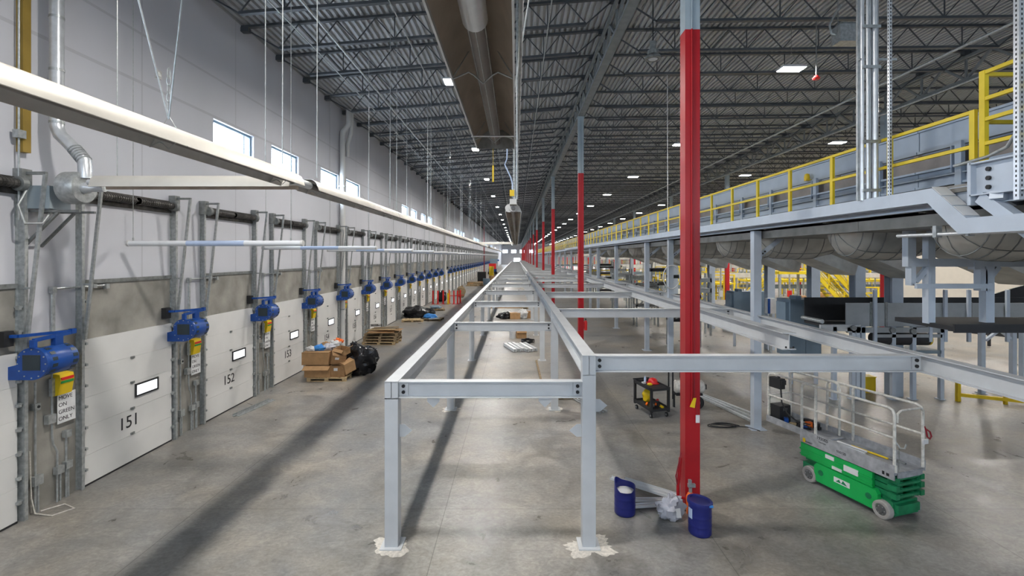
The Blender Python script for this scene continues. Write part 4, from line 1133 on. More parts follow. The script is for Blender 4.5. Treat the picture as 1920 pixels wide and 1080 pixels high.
# folded scissor stack
b = MB()
for k in range(4):
    z = .40 + k * .105
    for y in (-.26, .26, -.14, .14):
        b.box(-.90, .88, y - .025, y + .025, z, z + .085)
    b.cyl((-.90, -.29, z + .045), (-.90, .29, z + .045), .03, 8); b.cyl((.84, -.29, z + .045), (.84, .29, z + .045), .03, 8)
for y in (-.30, .30):
    for z in (.42, .56, .70): b.box(-.95, -.80, y - .045, y + .045, z, z + .09)
b.build('scissor_stack', 'lift_dark_green', lift)
lbox('lift_cylinder', 'tube_dark', (-.7, .3, -.06, .06, .45, .55))
for sx in (-.72, .72):
    for sy in (-1, 1):
        R = rot(-PI / 2, 'X') if sy > 0 else rot(PI / 2, 'X')
        w = MB().lathe([(.10, -.06), (.145, -.06), (.16, -.045), (.16, .045), (.145, .06), (.11, .06), (.10, .05), (.0, .05)], (sx, sy * .335, .16), R, 28).build('wheel', 'tyre', lift, True)
        MB().lathe([(.105, .045), (.08, .055), (.045, .06), (.045, .075), (.0, .075)], (sx, sy * .335, .16), R, 20).build('hub', 'hub', w, True)
        b = MB()
        for k in range(6):
            a = 2 * PI * k / 6; b.cyl((sx + .065 * math.cos(a), sy * .39, .16 + .065 * math.sin(a)), (sx + .065 * math.cos(a), sy * .40, .16 + .065 * math.sin(a)), .01, 6)
        b.build('wheel_bolt', 'galv', w)
lbox('axle_guard', 'lift_dark_green', (.58, .86, -.25, .25, .2, .33), (-.88, -.62, -.29, .29, .10, .16))
# platform
lbox('platform_deck', 'lift_grey', (-.93, .93, -.36, .36, .84, .88))
lbox('extension_deck', 'lift_grey', (.50, 1.83, -.33, .33, .885, .91))
side = lbox('side_panel', 'lift_grey', (-.94, .93, .36, .385, .76, 1.02))
lbox('side_panel', 'lift_grey', (-.94, .93, -.385, -.36, .84, 1.02))
lbox('extension_side', 'lift_grey', (.80, 1.84, .335, .36, .885, 1.02), (.80, 1.84, -.36, -.335, .885, 1.02))
lbox('end_plate', 'lift_grey', (-.945, -.93, -.30, .30, .78, .87), (1.82, 1.85, -.34, .34, .885, 1.02))
def side_text(t, size, x, z, m='black'):
    me = text_mesh(t, size, .001)
    R = Matrix(((-1, 0, 0), (0, 0, 1), (0, 1, 0)))     # reads along -x, faces +y
    letters('lettering', me, m, side, Vector((x, .3865, z)), R)
side_text('1930ES', .085, .42, .975); side_text('CAUTION', .035, .42, .90); side_text('550120', .065, .02, .865); side_text('SUMMIT', .045, .72, .80)
MB().box(.80, .86, .386, .388, .78, .86).build('yellow_mark', 'yellow', side)
MB().box(-.78, -.74, .386, .388, .80, .86).box(-.86, -.81, .386, .388, .80, .85).build('arrow_mark', 'black', side)
def rail(name, y, x0, x1, posts, top=1.98, mid=1.48, base=.9):
    b = MB(); r = .025
    b.tube([(x0, y, base), (x0, y, top - .10), (x0 + .03, y, top - .03), (x0 + .10, y, top), ((x0 + x1) / 2, y, top), (x1 - .10, y, top), (x1 - .03, y, top - .03), (x1, y, top - .10), (x1, y, base)], r, 10)
    b.tube([(x0, y, mid), (x1, y, mid)], .021, 8)
    for x in posts: b.tube([(x, y, base), (x, y, top - .06), (x - .03, y, top - .01)], r, 8)
    return b.build(name, 'lift_rail', lift, True)
rail('guard_rail', .345, -.92, .92, (.60,)); rail('guard_rail', -.345, -.92, .92, (.35,))
rail('extension_rail', .315, .62, 1.82, ()); rail('extension_rail', -.315, .62, 1.82, ())
b = MB(); b.tube([(-.93, -.33, 1.78), (-.94, -.32, 1.90), (-.94, -.25, 1.95), (-.94, .22, 1.95), (-.94, .30, 1.90), (-.94, .31, 1.75)], .018, 8); b.tube([(-.93, .345, 1.02), (-.93, .345, .9)], .03, 8)
b.build('end_gate', 'lift_rail', lift, True)
b = MB(); b.tube([(1.82, -.31, 1.98), (1.82, .31, 1.98)], .02, 8); b.tube([(1.82, -.31, 1.48), (1.82, .31, 1.48)], .017, 8); b.build('end_rail', 'lift_rail', lift, True)
MB().tube([(-.93, .335, 1.42), (-.98, .30, 1.33), (-1.04, .28, 1.34), (-1.06, .27, 1.42)], .013, 8).build('hook', 'galv', lift, True)
MB().tube([(-.94, -.35, 1.62), (-.95, -.38, 1.55), (-.96, -.39, 1.44), (-.97, -.44, 1.40), (-.97, -.48, 1.44), (-.96, -.46, 1.52), (-.94, -.37, 1.58)], .014, 8).build('red_strap', 'dark_red', lift, True)
MB().box(-.975, -.945, -.40, -.28, 1.32, 1.40).build('gate_tag', 'paper_white', lift)
b = MB(); z = .92
while z < 1.34: b.tube([(-.95, .28, z), (-.95, .28, z + .03)], .009, 6); z += .036
b.build('chain', 'galv_dark', lift)
MB().cbox((1.60, .30, 1.80), (.30, .14, .22)).cbox((1.46, .30, 1.84), (.1, .12, .1)).cyl((1.55, .3, 1.9), (1.55, .3, 2.0), .03, 8).build('control_box', 'black', lift)
MB().cyl((1.47, .23, 1.86), (1.47, .22, 1.86), .03, 10).build('stop_button', 'bright_red', lift)
MB().tube([(1.5, .30, 1.72), (1.48, .29, 1.4), (1.35, .29, 1.2), (1.1, .28, 1.1), (.8, .26, 1.13)], .016, 8).build('control_cable', 'black', lift, True)
MB().cbox((1.66, .14, 1.10), (.26, .3, .38)).build('document_box', 'black', lift)
MB().box(1.53, 1.535, .08, .2, 1.18, 1.24).build('document_label', 'paper_white', lift)
# loose things carried on the platform
t0 = Matrix.Translation(lift.location) @ rotz(lift.rotation_euler.z).to_4x4()
def onlift(b, name, m, lab, cat, smooth=False):
    b.v = [tuple(t0 @ Vector(p)) for p in b.v]
    return tag(b.build(name, m, smooth=smooth), lab, cat)
for k, (x0, x1, y, m, nm, lab) in enumerate(((-.25, .45, .12, 'shiny', 'pipe_offcut', 'short shiny pipe lying along the lift platform'), (-.2, .35, .02, 'paper_white', 'pipe_offcut', 'white tube lying along the lift platform'),
                          (-.5, .15, -.1, 'yellow', 'level_bar', 'yellow bar lying on the lift platform'), (-.75, -.2, -.18, 'galv_dark', 'threaded_rod', 'dark rod lying near the gate end of the lift platform'))):
    onlift(MB().tube([(x0, y, .93 if k < 2 else .905), (x1, y + .05, .93 if k < 2 else .905)], .018, 8), nm, m, lab, nm.split('_')[0], True)
for k in range(9):
    x = 1.0 + .055 * k + random.uniform(-.05, .05); yy = random.uniform(-.22, .22)
    m = ['black', 'black', 'orange', 'blue', 'paper_white', 'black', 'wood', 'galv_dark', 'blue'][k]
    b = MB().cbox((x, yy, .955 + .02 * (k % 3)), (.12 + .06 * (k % 2), .08, .06 + .03 * (k % 3)), rotz(k * .7))
    onlift(b, 'tool_box' if k < 2 else 'hand_tool', m, ['larger black case', 'small black case', 'orange-handled tool', 'blue tool pouch', 'white carton', 'black hand tool', 'wooden offcut', 'grey metal fitting', 'small blue fitting'][k] + ' in the clutter on the lift extension deck', 'tool')
onlift(MB().blob((1.2, 0, .94), .13, 3, .5, 3, 8, (1.4, 1, .4), .912), 'cable_heap', 'black', 'tangled black cable heap on the lift extension deck', 'cable')

# ================================================================ CART, COMPRESSOR, DRUMS AND OTHER THINGS ON THE FLOOR
ca = thing('utility_cart', 'black two-shelf utility cart left of the tall red column', 'cart', (3.98, 14.15, 0), math.radians(14))
def shelf(z, nm):
    b = MB().box(-.28, .28, -.5, .5, z, z + .03).box(-.30, -.27, -.52, .52, z - .02, z + .07).box(.27, .30, -.52, .52, z - .02, z + .07).box(-.27, .27, -.52, -.49, z - .02, z + .04).box(-.27, .27, .49, .52, z - .02, z + .07)
    return b.build(nm, 'black', ca)
shelf(.22, 'shelf'); shelf(.80, 'shelf')
for x in (-.27, .27):
    for y in (-.48, .48): MB().box(x - .03, x + .03, y - .035, y + .035, .16, .84).build('leg', 'black', ca)
for x in (-.25, .25):
    for y in (-.42, .42):
        w = MB().cyl((x - .02, y, .065), (x + .02, y, .065), .065, 14).build('caster', 'black', ca, True)
        MB().cyl((x - .024, y, .065), (x + .024, y, .065), .03, 10).build('hub', 'galv', w, True)
MB().tube([(-.26, .52, .84), (-.26, .62, .86), (.26, .62, .86), (.26, .52, .84)], .018, 8).build('push_handle', 'black', ca, True)
tc = Matrix.Translation(ca.location) @ rotz(ca.rotation_euler.z).to_4x4()
def oncart(b, name, m, lab, cat, smooth=True):
    b.v = [tuple(tc @ Vector(p)) for p in b.v]
    return tag(b.build(name, m, smooth=smooth), lab, cat)
hh = thing('hard_hat', 'red hard hat on the utility cart', 'hard hat', tc @ Vector((.12, .12, .832)))
MB().lathe([(.145, 0), (.14, .06), (.12, .11), (.08, .145), (.0, .155)], n=20).build('shell', 'bright_red', hh, True)
MB().lathe([(.145, .0), (.19, .004), (.19, .012), (.145, .012)], n=20).build('brim', 'bright_red', hh, True)
b = MB().bar((0, -.13, .08), (0, 0, .16), .025, .015).bar((0, 0, .16), (0, .13, .08), .025, .015); b.build('ridge', 'bright_red', hh)
oncart(MB().blob((-.1, -.08, .86), .06, 4, .3, 2, 8, (1.3, 1, .7), .832), 'work_glove', 'yellow', 'yellow work glove on top of the utility cart', 'glove')
oncart(MB().lathe([(.035, 0), (.035, .14), (.015, .17), (.015, .2), (.0, .2)], (-.08, .22, .832), n=12), 'spray_bottle', 'tube_blue', 'bluish bottle standing on the utility cart', 'bottle')
oncart(MB().box(-.22, -.12, .1, .18, .832, .88), 'tape_box', 'paper_white', 'small pale box on top of the utility cart', 'box', False)
oncart(MB().tube([(-.2, .40, .85), (0, .44, .87), (.18, .38, .85), (.05, .30, .86), (-.15, .34, .86)], .02, 6), 'extension_cable', 'black', 'black cable coiled at the far end of the cart top', 'cable')
oncart(MB().blob((.0, .22, .44), .17, 8, .3, 1.5, 10, (.9, .8, 1.1), .252), 'tool_bag', 'yellow', 'yellow tool bag standing on the lower cart shelf', 'bag')
for k in range(10):
    x = random.uniform(-.2, .2); y = random.uniform(-.40, .0); a = random.uniform(0, 3)
    m = ['black', 'orange', 'black', 'yellow', 'black', 'galv_dark', 'black', 'orange', 'bright_red', 'black'][k]
    z = .27 + .05 * (k // 4)
    oncart(MB().bar((x - .09 * math.cos(a), y - .09 * math.sin(a), z), (x + .09 * math.cos(a), y + .09 * math.sin(a), z + .02), .05, .045), 'hand_tool', m,
           ['black drill', 'orange-handled hammer', 'black grinder', 'yellow tape measure', 'black charger', 'grey wrench', 'black pouch', 'orange extension plug', 'red-handled pliers', 'black case'][k] + ' among the tools on the lower cart shelf', 'tool', False)

ac = thing('air_compressor', 'wheeled cream-tank compressor half hidden behind the tall red column', 'compressor', (5.35, 14.7, 0), 0)
MB().lathe([(.0, -.55), (.12, -.53), (.2, -.47), (.2, .33), (.12, .40), (.0, .42)], (0, 0, .62), rot(PI / 2, 'Y'), 20).build('tank', 'lift_rail', ac, True)
MB().box(-.30, .16, -.16, .16, .86, 1.22).box(-.24, .10, -.12, .12, 1.22, 1.32).build('engine', 'black', ac)
b = MB().tube([(-.62, -.2, .3), (-.62, -.2, 1.35), (-.62, .2, 1.35), (-.62, .2, .3)], .025, 8); b.build('frame_hoop', 'black', ac, True)
MB().tube([(.20, 0, .9), (.28, 0, 1.2), (.30, 0, 1.55)], .035, 8).build('hose', 'orange', ac, True)
MB().box(-.5, .3, -.16, .16, .38, .44).box(.2, .44, -.1, .1, .56, .7).build('chassis', 'black', ac)
for y in (-.22, .22):
    w = MB().cyl((.1, y - .05, .2), (.1, y + .05, .2), .2, 20).build('wheel', 'black', ac, True); MB().cyl((.1, y - .055, .2), (.1, y + .055, .2), .09, 12).build('hub', 'hub', w, True)
MB().box(-.55, -.5, -.04, .04, 0, .4).build('prop_leg', 'black', ac)
# pipes lying along the floor behind it
for k in range(6):
    x = 5.75 + .075 * k
    tag(MB().tube([(x, 16.6 - .1 * k, .03), (x + .75, 13.3 + .15 * k, .03)], .03, 8).build('floor_conduit', ['galv', 'frame_white', 'galv', 'shiny', 'galv', 'frame_white'][k], smooth=True),
        'grey conduit in the row lying behind the compressor, %s' % ['leftmost', 'second from the left', 'third from the left', 'fourth from the left', 'fifth from the left', 'rightmost'][k], 'conduit', 'conduits on the floor')
cc_ = MB().tube([(5.6 + .45 * math.cos(a) * (1 - a / 40), 13.0 + .16 * math.sin(a), .015 + a * .002) for a in [k * .35 for k in range(45)]] + [(6.2, 12.9, .02), (6.4, 12.6, .02)], .012, 6)
tag(cc_.build('black_cable', 'black', smooth=True), 'thin black cable looped on the floor beside the mezzanine post', 'cable')

def drum(name, lab, x, y, torn, h=.50, r=.185):
    t = thing(name, lab, 'drum', (x, y, 0))
    prof = [(.0, 0), (r * .92, 0), (r, .02)]
    for k in range(1, 10):
        z = .02 + (h - .04) * k / 10
        prof += [(r, z - .012), (r * 1.02, z), (r, z + .012)] if k in (3, 6) else [(r, z)]
    prof += [(r, h)]
    wob = (lambda a, z: (.10 * max(0, math.cos(a - 2.6)) ** 3 - .10 * max(0, math.cos(a - 4.6)) ** 2) * (z > h - .03)) if torn else None
    MB().lathe(prof + [(r - .008, h), (r - .010, h - .10 if torn else h - .02), (r - .012, .10)], (0, 0, 0), None, 36, wob).build('shell', 'drum_blue', t, True)
    return t
d1 = drum('blue_drum', 'dark blue drum with a torn open rim, left of the red column foot', 1.95, 8.62, True)
MB().lathe([(.0, .02), (.17, .0), (.175, -.3)][::-1], (0, 0, .40), None, 24).build('contents', 'paper_white', d1, True)
d2 = drum('blue_drum', 'dark blue drum with a closed lid standing nearest, in front of the red column', 3.06, 8.0, False, .52)
MB().lathe([(.0, .0), (.16, .0), (.165, .02), (.2, .02), (.205, .0), (.205, -.04), (.19, -.04)][::-1], (0, 0, .53), rot(.10, 'Y'), 36).build('lid', 'drum_blue', d2, True)
MB().cbox((.10, -.17, .52), (.10, .03, .03)).build('lid_tape', 'blue_plastic', d2)
MB().cbox((-.18, -.06, .36), (.006, .09, .16), rotz(.3)).build('drum_label', 'tube_blue', d2)
for k, (a, c, z) in enumerate((((1.92, 9.75), (3.02, 9.0), .10), ((2.2, 9.8), (3.08, 9.12), .05), ((2.15, 8.98), (3.05, 8.98), .04), ((2.1, 8.75), (2.98, 8.86), .04))):
    b = MB(); p, q = Vector((*a, z)), Vector((*c, .05 if k < 2 else z)); u, n = b.axes(q - p)
    b.bar(p, q, .10, .008); b.bar(p + u * .05 + n * .012, q + u * .05 + n * .012, .006, .045); b.bar(p - u * .05 + n * .012, q - u * .05 + n * .012, .006, .045)
    tag(b.build('steel_channel', 'frame_white'), ['long pale steel channel leaning up toward the torn drum, upper of the pile', 'second pale steel channel just behind the upper one at the red column foot', 'pale steel channel lying flat behind the torn drum', 'front pale steel channel lying flat beside the torn drum'][k], 'channel', 'steel channels by the red column')
bag = thing('plastic_bag', 'cloudy plastic bag with a white label slumped against the red column', 'bag', (2.72, 8.45, 0), .2)
MB().blob((0, 0, .15), .24, 5, .55, 2.2, 18, (.95, .55, .95), .003).build('bag', 'bag_clear', bag, True)
MB().cbox((.04, -.145, .15), (.13, .006, .15), rot(-.25, 'X')).build('label', 'paper_white', bag)
rs = thing('red_stand_pipe', 'small red pipe assembly with a strap at the foot of the tall red column', 'pipe', (2.96, 8.78, 0))
MB().tube([(0, 0, 0), (0, 0, .42), (.06, .05, .9)], .03, 10).build('pipe', 'red', rs, True); MB().tube([(0, .0, .35), (-.05, -.03, .6), (.07, .04, 1.0)], .012, 6).build('strap', 'dark_red', rs, True)
MB().tube([(.0, 0, .2), (.16, .0, .18), (.2, .0, .3)], .025, 8).build('branch', 'red', rs, True)
bo = thing('orange_bottle', 'small orange bottle with a grey pump head beside the red column foot', 'bottle', (3.12, 8.60, 0))
MB().lathe([(.0, 0), (.07, 0), (.075, .3), (.05, .36), (.03, .38), (.0, .38)], (0, 0, 0), None, 16).build('bottle', 'orange', bo, True)
MB().cyl((0, 0, .38), (0, 0, .46), .03, 10).cbox((.02, 0, .5), (.13, .05, .06)).cbox((-.02, -.03, .58), (.05, .05, .07)).build('pump_head', 'galv', bo)
fe = thing('fire_extinguisher', 'red fire extinguisher on the second red column', 'fire extinguisher', (COLX + .22, 23.8, .95))
MB().lathe([(.0, 0), (.08, 0), (.085, .4), (.05, .48), (.0, .5)], n=14).build('cylinder', 'bright_red', fe, True)
MB().cbox((0, 0, .54), (.05, .14, .05)).build('valve', 'black', fe); MB().cbox((-.065, 0, .25), (.05, .12, .3)).build('bracket', 'red', fe)
# tags on the red column
tg = thing('hanging_tag', 'cord with a yellow tag and a white card hanging on the tall red column', 'tag', (COLX + .02, 8.9 - .165, 0))
MB().tube([(0, -.01, 5.2), (0, -.01, 2.3), (.0, -.012, 2.02)], .006, 6).build('cord', 'dark_red', tg, True)
MB().prism([(-.02, 0), (.03, .0), (.0, -.18), (-.09, -.16)], (-.0, -.02, 2.03), (1, 0, 0), (0, 0, 1), (0, .008, 0)).build('yellow_tag', 'yellow', tg)
MB().box(.02, .09, -.02, -.012, 1.58, 1.72).build('white_card', 'paper_white', tg)
MB().tube([(.02, -.01, 2.0), (.05, -.014, 1.72)], .004, 5).build('card_string', 'dark_red', tg)
# big white cable coil on a mezzanine post
tag(MB().tube([(6.42 + .34 * math.cos(a), 19.85 + .01 * math.sin(3 * a), 3.75 + .48 * math.sin(a)) for a in [2 * PI * k / 36 for k in range(37)]], .022, 6).tube([(6.27, 19.86, 4.22), (6.25, 19.86, 12.4)], .012, 5).build('cable_coil', 'paper_white', smooth=True), 'white cable coil hanging on the mezzanine post just left of the tall red column', 'cable')

# ---------------------------------------------------------------- rubbish piles along the dock aisle
def pallet(x, y, z=0, rz=0, lab='', w=1.2, d=1.0, m='wood', group='pallets'):
    r = thing('wooden_pallet', lab, 'pallet', (x, y, z), rz, group)
    b = MB(); n = 6
    for k in range(n): b.box(-w / 2 + k * (w / n) + .01, -w / 2 + (k + 1) * (w / n) - .02, -d / 2, d / 2, .12, .14)
    b.build('top_boards', m, r)
    b = MB()
    for yy in (-d / 2 + .05, 0, d / 2 - .05):
        for xx in (-w / 2 + .08, 0, w / 2 - .08): b.box(xx - .07, xx + .07, yy - .05, yy + .05, .02, .10)
        b.box(-w / 2, w / 2, yy - .05, yy + .05, .10, .12); b.box(-w / 2, w / 2, yy - .05, yy + .05, 0, .02)
    b.build('bearers', m, r)
    return r
def carton(x, y, z, w, d, h, rz=0, tilt=0, lab='', flaps=True, m='cardboard', label=False):
    r = thing('cardboard_box', lab, 'box', (x, y, z), rz, 'cardboard boxes')
    r.rotation_euler = (tilt, tilt * .5, rz); t = .012
    MB().box(-w / 2, w / 2, -d / 2, d / 2, 0, t).box(-w / 2, w / 2, -d / 2, -d / 2 + t, t, h).box(-w / 2, w / 2, d / 2 - t, d / 2, t, h).box(-w / 2, -w / 2 + t, -d / 2 + t, d / 2 - t, t, h).box(w / 2 - t, w / 2, -d / 2 + t, d / 2 - t, t, h).build('carton', m, r)
    if flaps:
        MB().bar((0, -d / 2, h), (0, -d / 2 - d * .32, h - .02 - h * .22), w, .01).build('flap', m, r)
        MB().bar((w / 2, 0, h), (w / 2 + w * .3, 0, h + .10), d, .01, up=(0, 0, 1)).build('flap', m, r)
    else: MB().box(-w / 2, w / 2, -d / 2, d / 2, h - .01, h).box(-w / 2, w / 2, -.03, .03, h, h + .002).build('flap', m, r)
    if label: MB().box(-.14, .0, -d / 2 - .004, -d / 2, h * .55, h * .8).build('shipping_label', 'paper_white', r)
pallet(-7.0, 18.25, 0, .02, 'pale wooden pallet under the cardboard boxes', 1.45, 1.2)
carton(-7.35, 18.05, .14, .95, .7, .42, .02, 0, 'open brown box with its front flap down, lower left on the pallet', True)
carton(-6.62, 18.0, .14, .52, .5, .42, .05, 0, 'closed box with a white label at the lower right of the pallet', False, 'cardboard_dark', True)
carton(-7.45, 18.15, .58, 1.0, .75, .46, .0, 0, 'wide brown box holding rubbish, on top at the left of the pallet', False)
carton(-6.72, 18.0, .66, .50, .42, .36, .5, .35, 'tilted brown box in the middle of the cardboard heap', False, 'cardboard_dark', True)
carton(-6.55, 18.1, .95, .45, .35, .22, -.4, .2, 'small open box on top of the cardboard heap', True)
carton(-6.30, 18.05, .30, .30, .45, .42, -.6, .3, 'narrow box slumping off the right of the pallet', False)
carton(-6.85, 18.5, .66, .5, .4, .36, -.2, .1, 'brown box at the back of the cardboard heap', False)
for k, (x, y, z, r, m, nm, cat, lab) in enumerate(((-7.75, 18.1, 1.12, .12, 'paper_white', 'crumpled_paper', 'rubbish', 'crumpled white paper on the wide brown box'), (-7.45, 18.2, 1.13, .15, 'blue_plastic', 'plastic_wrap', 'rubbish', 'blue plastic wrap on the wide brown box'),
        (-7.15, 18.3, 1.14, .15, 'bag_clear', 'plastic_film', 'rubbish', 'cloudy plastic film beside the blue wrap'), (-7.3, 18.4, 1.22, .13, 'cardboard', 'crumpled_card', 'rubbish', 'crumpled brown card at the top of the rubbish'),
        (-7.0, 18.5, 1.24, .14, 'paper_white', 'foam_sheet', 'rubbish', 'white foam sheet at the top of the heap'), (-6.95, 18.75, 1.3, .12, 'orange', 'orange_net', 'rubbish', 'orange net scrap at the back of the heap'))):
    b = MB().blob((x, y, z), r, k + 2, .6, 2.5, 9, (1.5, 1, .8))
    tag(b.build(nm, m, smooth=True), lab, cat)
bb = thing('bin_bag', 'big black bin bag beside the cardboard heap', 'bag', (-6.1, 18.85, 0))
MB().blob((0, 0, .58), .62, 11, .45, 1.7, 20, (1.05, .9, 1.0), .003).build('bag', 'bag_black', bb, True)
MB().blob((-.3, .1, 1.12), .14, 12, .5, 2.5, 8).build('knot', 'bag_black', bb, True)
# stack of pallets and old timber further on
for k in range(4):
    pallet(-7.15 + .03 * (k % 2), 25.6 + .04 * k, .142 * k, .04 * (k - 1.5), 'weathered pallet in the stack past the bin bag, %s' % ['at the bottom', 'second from the bottom', 'third from the bottom', 'at the top'][k], 1.75, 1.2, 'wood' if k == 0 else 'wood_old', 'stacked pallets')
for k in range(7):
    z = .60 + .035 * k; x = -7.1 + random.uniform(-.25, .35); a = random.uniform(-.25, .25)
    tag(MB().cbox((x, 25.5 + random.uniform(-.35, .35), z), (1.2 + .3 * random.random(), .22 + .4 * (k in (1, 3)), .028), rotz(a)).build('loose_board', ['wood', 'cardboard', 'wood_old', 'cardboard', 'wood_old', 'wood', 'wood_old'][k]),
        '%s in the timber on the pallet stack' % ['lowest pale board', 'lowest wide card sheet', 'lower dark board', 'upper wide card sheet', 'middle dark board', 'upper pale board', 'topmost dark board'][k], 'board', 'boards on the pallet stack')
tag(MB().tube([(-7.5 + .3 * math.cos(a), 25.7 + .25 * math.sin(a), .86 + .01 * a) for a in [k * .4 for k in range(30)]], .015, 6).build('black_hose', 'black', smooth=True), 'black hose coil on top of the pallet stack', 'hose')
pallet(-7.35, 34.2, 0, .1, 'flat pallet in front of the further black bag', 1.5, 1.1, 'wood', 'further pallets')
pallet(-6.1, 34.8, 0, -.1, 'flat pallet carrying a blue sheet', 1.5, 1.1, 'wood_old', 'further pallets')
b2 = thing('bin_bag', 'further black bin bag lying against the dock wall', 'bag', (-7.55, 36.2, 0)); MB().blob((0, 0, .38), .75, 21, .45, 1.6, 16, (1.25, .9, .7), .003).build('bag', 'bag_black', b2, True); MB().blob((.8, .5, .3), .45, 22, .4, 1.6, 10, (1.3, .9, .7), .003).build('bag_end', 'bag_black', b2, True)
tag(MB().blob((-6.25, 34.8, .24), .38, 23, .5, 2, 12, (1.3, .9, .5), .142).build('blue_sheet', 'blue_plastic', smooth=True), 'crumpled bright blue sheet on the further pallet', 'sheet')
tag(MB().cbox((-5.9, 34.4, .16), (.8, .5, .03), rotz(.4)).build('grey_sheet', 'galv'), 'grey metal sheet in front of the blue sheet', 'sheet')
pallet(-6.9, 41.2, 0, .2, 'small flat pallet beyond the blue sheet', 1.5, 1.2, 'wood_old', 'further pallets'); tag(MB().blob((-6.9, 41.2, .25), .3, 31, .5, 2.4, 9, (1.6, 1.2, .5), .142).build('scrap_heap', 'panel_blue', smooth=True), 'grey-blue scrap on the small pallet before the bollards', 'scrap')
for k in range(2):
    y = 13.75 + .0 * k; o = .12 * k
    tag(MB().bar((-8.12 + o, 13.8, .012), (-7.86 + o, 15.35, .012), .085, .02).bar((-8.155 + o, 13.8, .04), (-7.895 + o, 15.35, .04), .008, .06).build('steel_angle', 'galv'), ['left', 'right'][k] + ' steel angle of the pair lying on the floor before door 152', 'angle', 'steel angles by the dock doors')
# bollards
for k, (px, m, nm) in enumerate(((812, 'bright_red', 'red'), (821, 'bright_red', 'red'), (831, 'bright_red', 'red'), (840, 'yellow', 'yellow'), (842.5, 'orange', 'orange'), (851, 'bright_red', 'red'), (858, 'bright_red', 'red'), (863, 'bright_red', 'red'))):
    Y = 46.5 if k not in (4, 7) else 47.3
    r = thing('bollard', '%s upright post in the barrier row before the far dock doors, %s from the wall' % (nm, nth(k).replace('nearest', 'first')), 'bollard', ((px - 968) * Y / F, Y, 0), 0, 'barrier posts')
    MB().cyl((0, 0, .03), (0, 0, 1.3 if k not in (3,) else 1.05), .075, 12).build('post', m, r, True); MB().box(-.16, .16, -.16, .16, 0, .03).build('foot', m, r)
    if k in (5, 6, 7): MB().bar((-.35, 0, .8), (.35, 0, .8), .06, .06).build('rail', m, r)
tag(MB().blob((-7.6, 49, .55), .6, 40, .4, 2, 10, (.8, .8, 1), .003).build('bin_bag', 'bag_black', smooth=True), 'dark bag standing behind the red barrier posts', 'bag')
tag(MB().blob((-6.2, 54, .6), .7, 41, .4, 2, 10, (.6, .8, 1), .003).build('wrapped_roll', 'wood_old', smooth=True), 'brown wrapped roll right of the red barrier posts', 'roll')
for k in range(16):
    x = random.uniform(-7.2, -5.2); y = random.uniform(74, 84); hh_ = .12 * (1 + k % 4); m = ['wood', 'wood_old', 'cardboard', 'wood_old'][k % 4]
    tag(MB().cbox((x, y, hh_ / 2), (random.uniform(1.2, 2.4), .5, hh_), rotz(random.uniform(-.4, .4))).build('timber_length', m), 'brown timber length in the far heap before the dark red riser', 'timber', 'timber in the far heap')
tag(MB().cbox((-4.9, 79, .5), (1.1, .8, 1.0)).build('grey_crate', 'panel_blue'), 'grey crate at the right of the far timber heap', 'crate')
tag(MB().cbox((-6.3, 88, .9), (1.5, 1.2, 1.8)).build('dark_crate', 'bag_black'), 'dark crate behind the far timber heap', 'crate')
tag(MB().cbox((-5.0, 97, 1.3), (.9, .9, 2.6)).build('yellow_cabinet', 'yellow'), 'yellow upright cabinet beyond the far timber heap', 'cabinet')
tag(MB().cbox((-4.6, 90, .5), (1.0, 1.0, 1.0)).build('orange_crate', 'cardboard'), 'orange-brown crate beyond the far timber heap', 'crate')
sl = thing('far_lift', 'distant blue and red lift machine at the end of the dock aisle', 'lift', (-9.3 + 3.2, 124, 0))
MB().box(-1, 1, -1, 1, .4, 1.4).build('chassis', 'blue', sl); MB().box(-.9, .9, -.9, .9, 1.4, 2.8).build('mast', 'bright_red', sl); MB().box(-.6, 1.2, -.9, .9, 2.8, 4.0).build('basket', 'panel_blue', sl)
for x in (-.8, .8): MB().cyl((x, -1.05, .4), (x, 1.05, .4), .4, 14).build('wheel', 'black', sl, True)

# debris inside the frame
for k in range(6):
    x = -.30 + .20 * k; y = 23.0 + .12 * (k % 3)
    m = 'paper_white' if k % 2 == 0 else 'shiny'
    b = MB(); b.bar((x + .25, y, .09 + .0 * k), (x - .28, y + 1.7, .09), .15, .14); b.mat(1).bar((x + .252, y - .004, .09), (x + .25, y, .09), .12, .11)
    tag(b.build('duct_length', [m, 'galv']), 'pale square duct length in the bundle on the aisle floor, %s' % ['leftmost', 'second from the left', 'third from the left', 'third from the right', 'second from the right', 'rightmost'][k], 'duct', 'duct lengths in the aisle')
tag(MB().tube([(.62 + (.33 + .03 * math.sin(3 * a)) * math.cos(a), 25.6 + .45 * math.sin(a), .05 + .02 * math.sin(5 * a) + a * .004) for a in [k * .35 for k in range(70)]], .035, 6).build('cable_coil', 'bag_black', smooth=True), 'dark cable coil lying behind the pale duct lengths', 'cable')
carton(.28, 27.2, 0, .55, .45, .45, .1, 0, 'open brown box behind the pale duct lengths in the aisle', True)
tag(MB().lathe([(.0, 0), (.17, 0), (.19, .38), (.2, .38), (.2, .42), (.0, .42)], (-.2, 27, 0), None, 18).build('white_bucket', 'paper_white', smooth=True), 'white bucket behind the pale duct lengths in the aisle', 'bucket')
carton(-.1, 35.5, 0, .75, .5, .45, .1, 0, 'brown box in the middle of the second aisle heap', False); carton(.95, 36, 0, .55, .5, .5, .3, 0, 'small brown box at the right of the second aisle heap', False, 'cardboard_dark')
tag(MB().blob((.45, 35.6, .3), .42, 50, .5, 2, 10, (.9, .8, .9), .003).build('plastic_bag', 'paper_white', smooth=True), 'white plastic bag in the second aisle heap', 'bag')
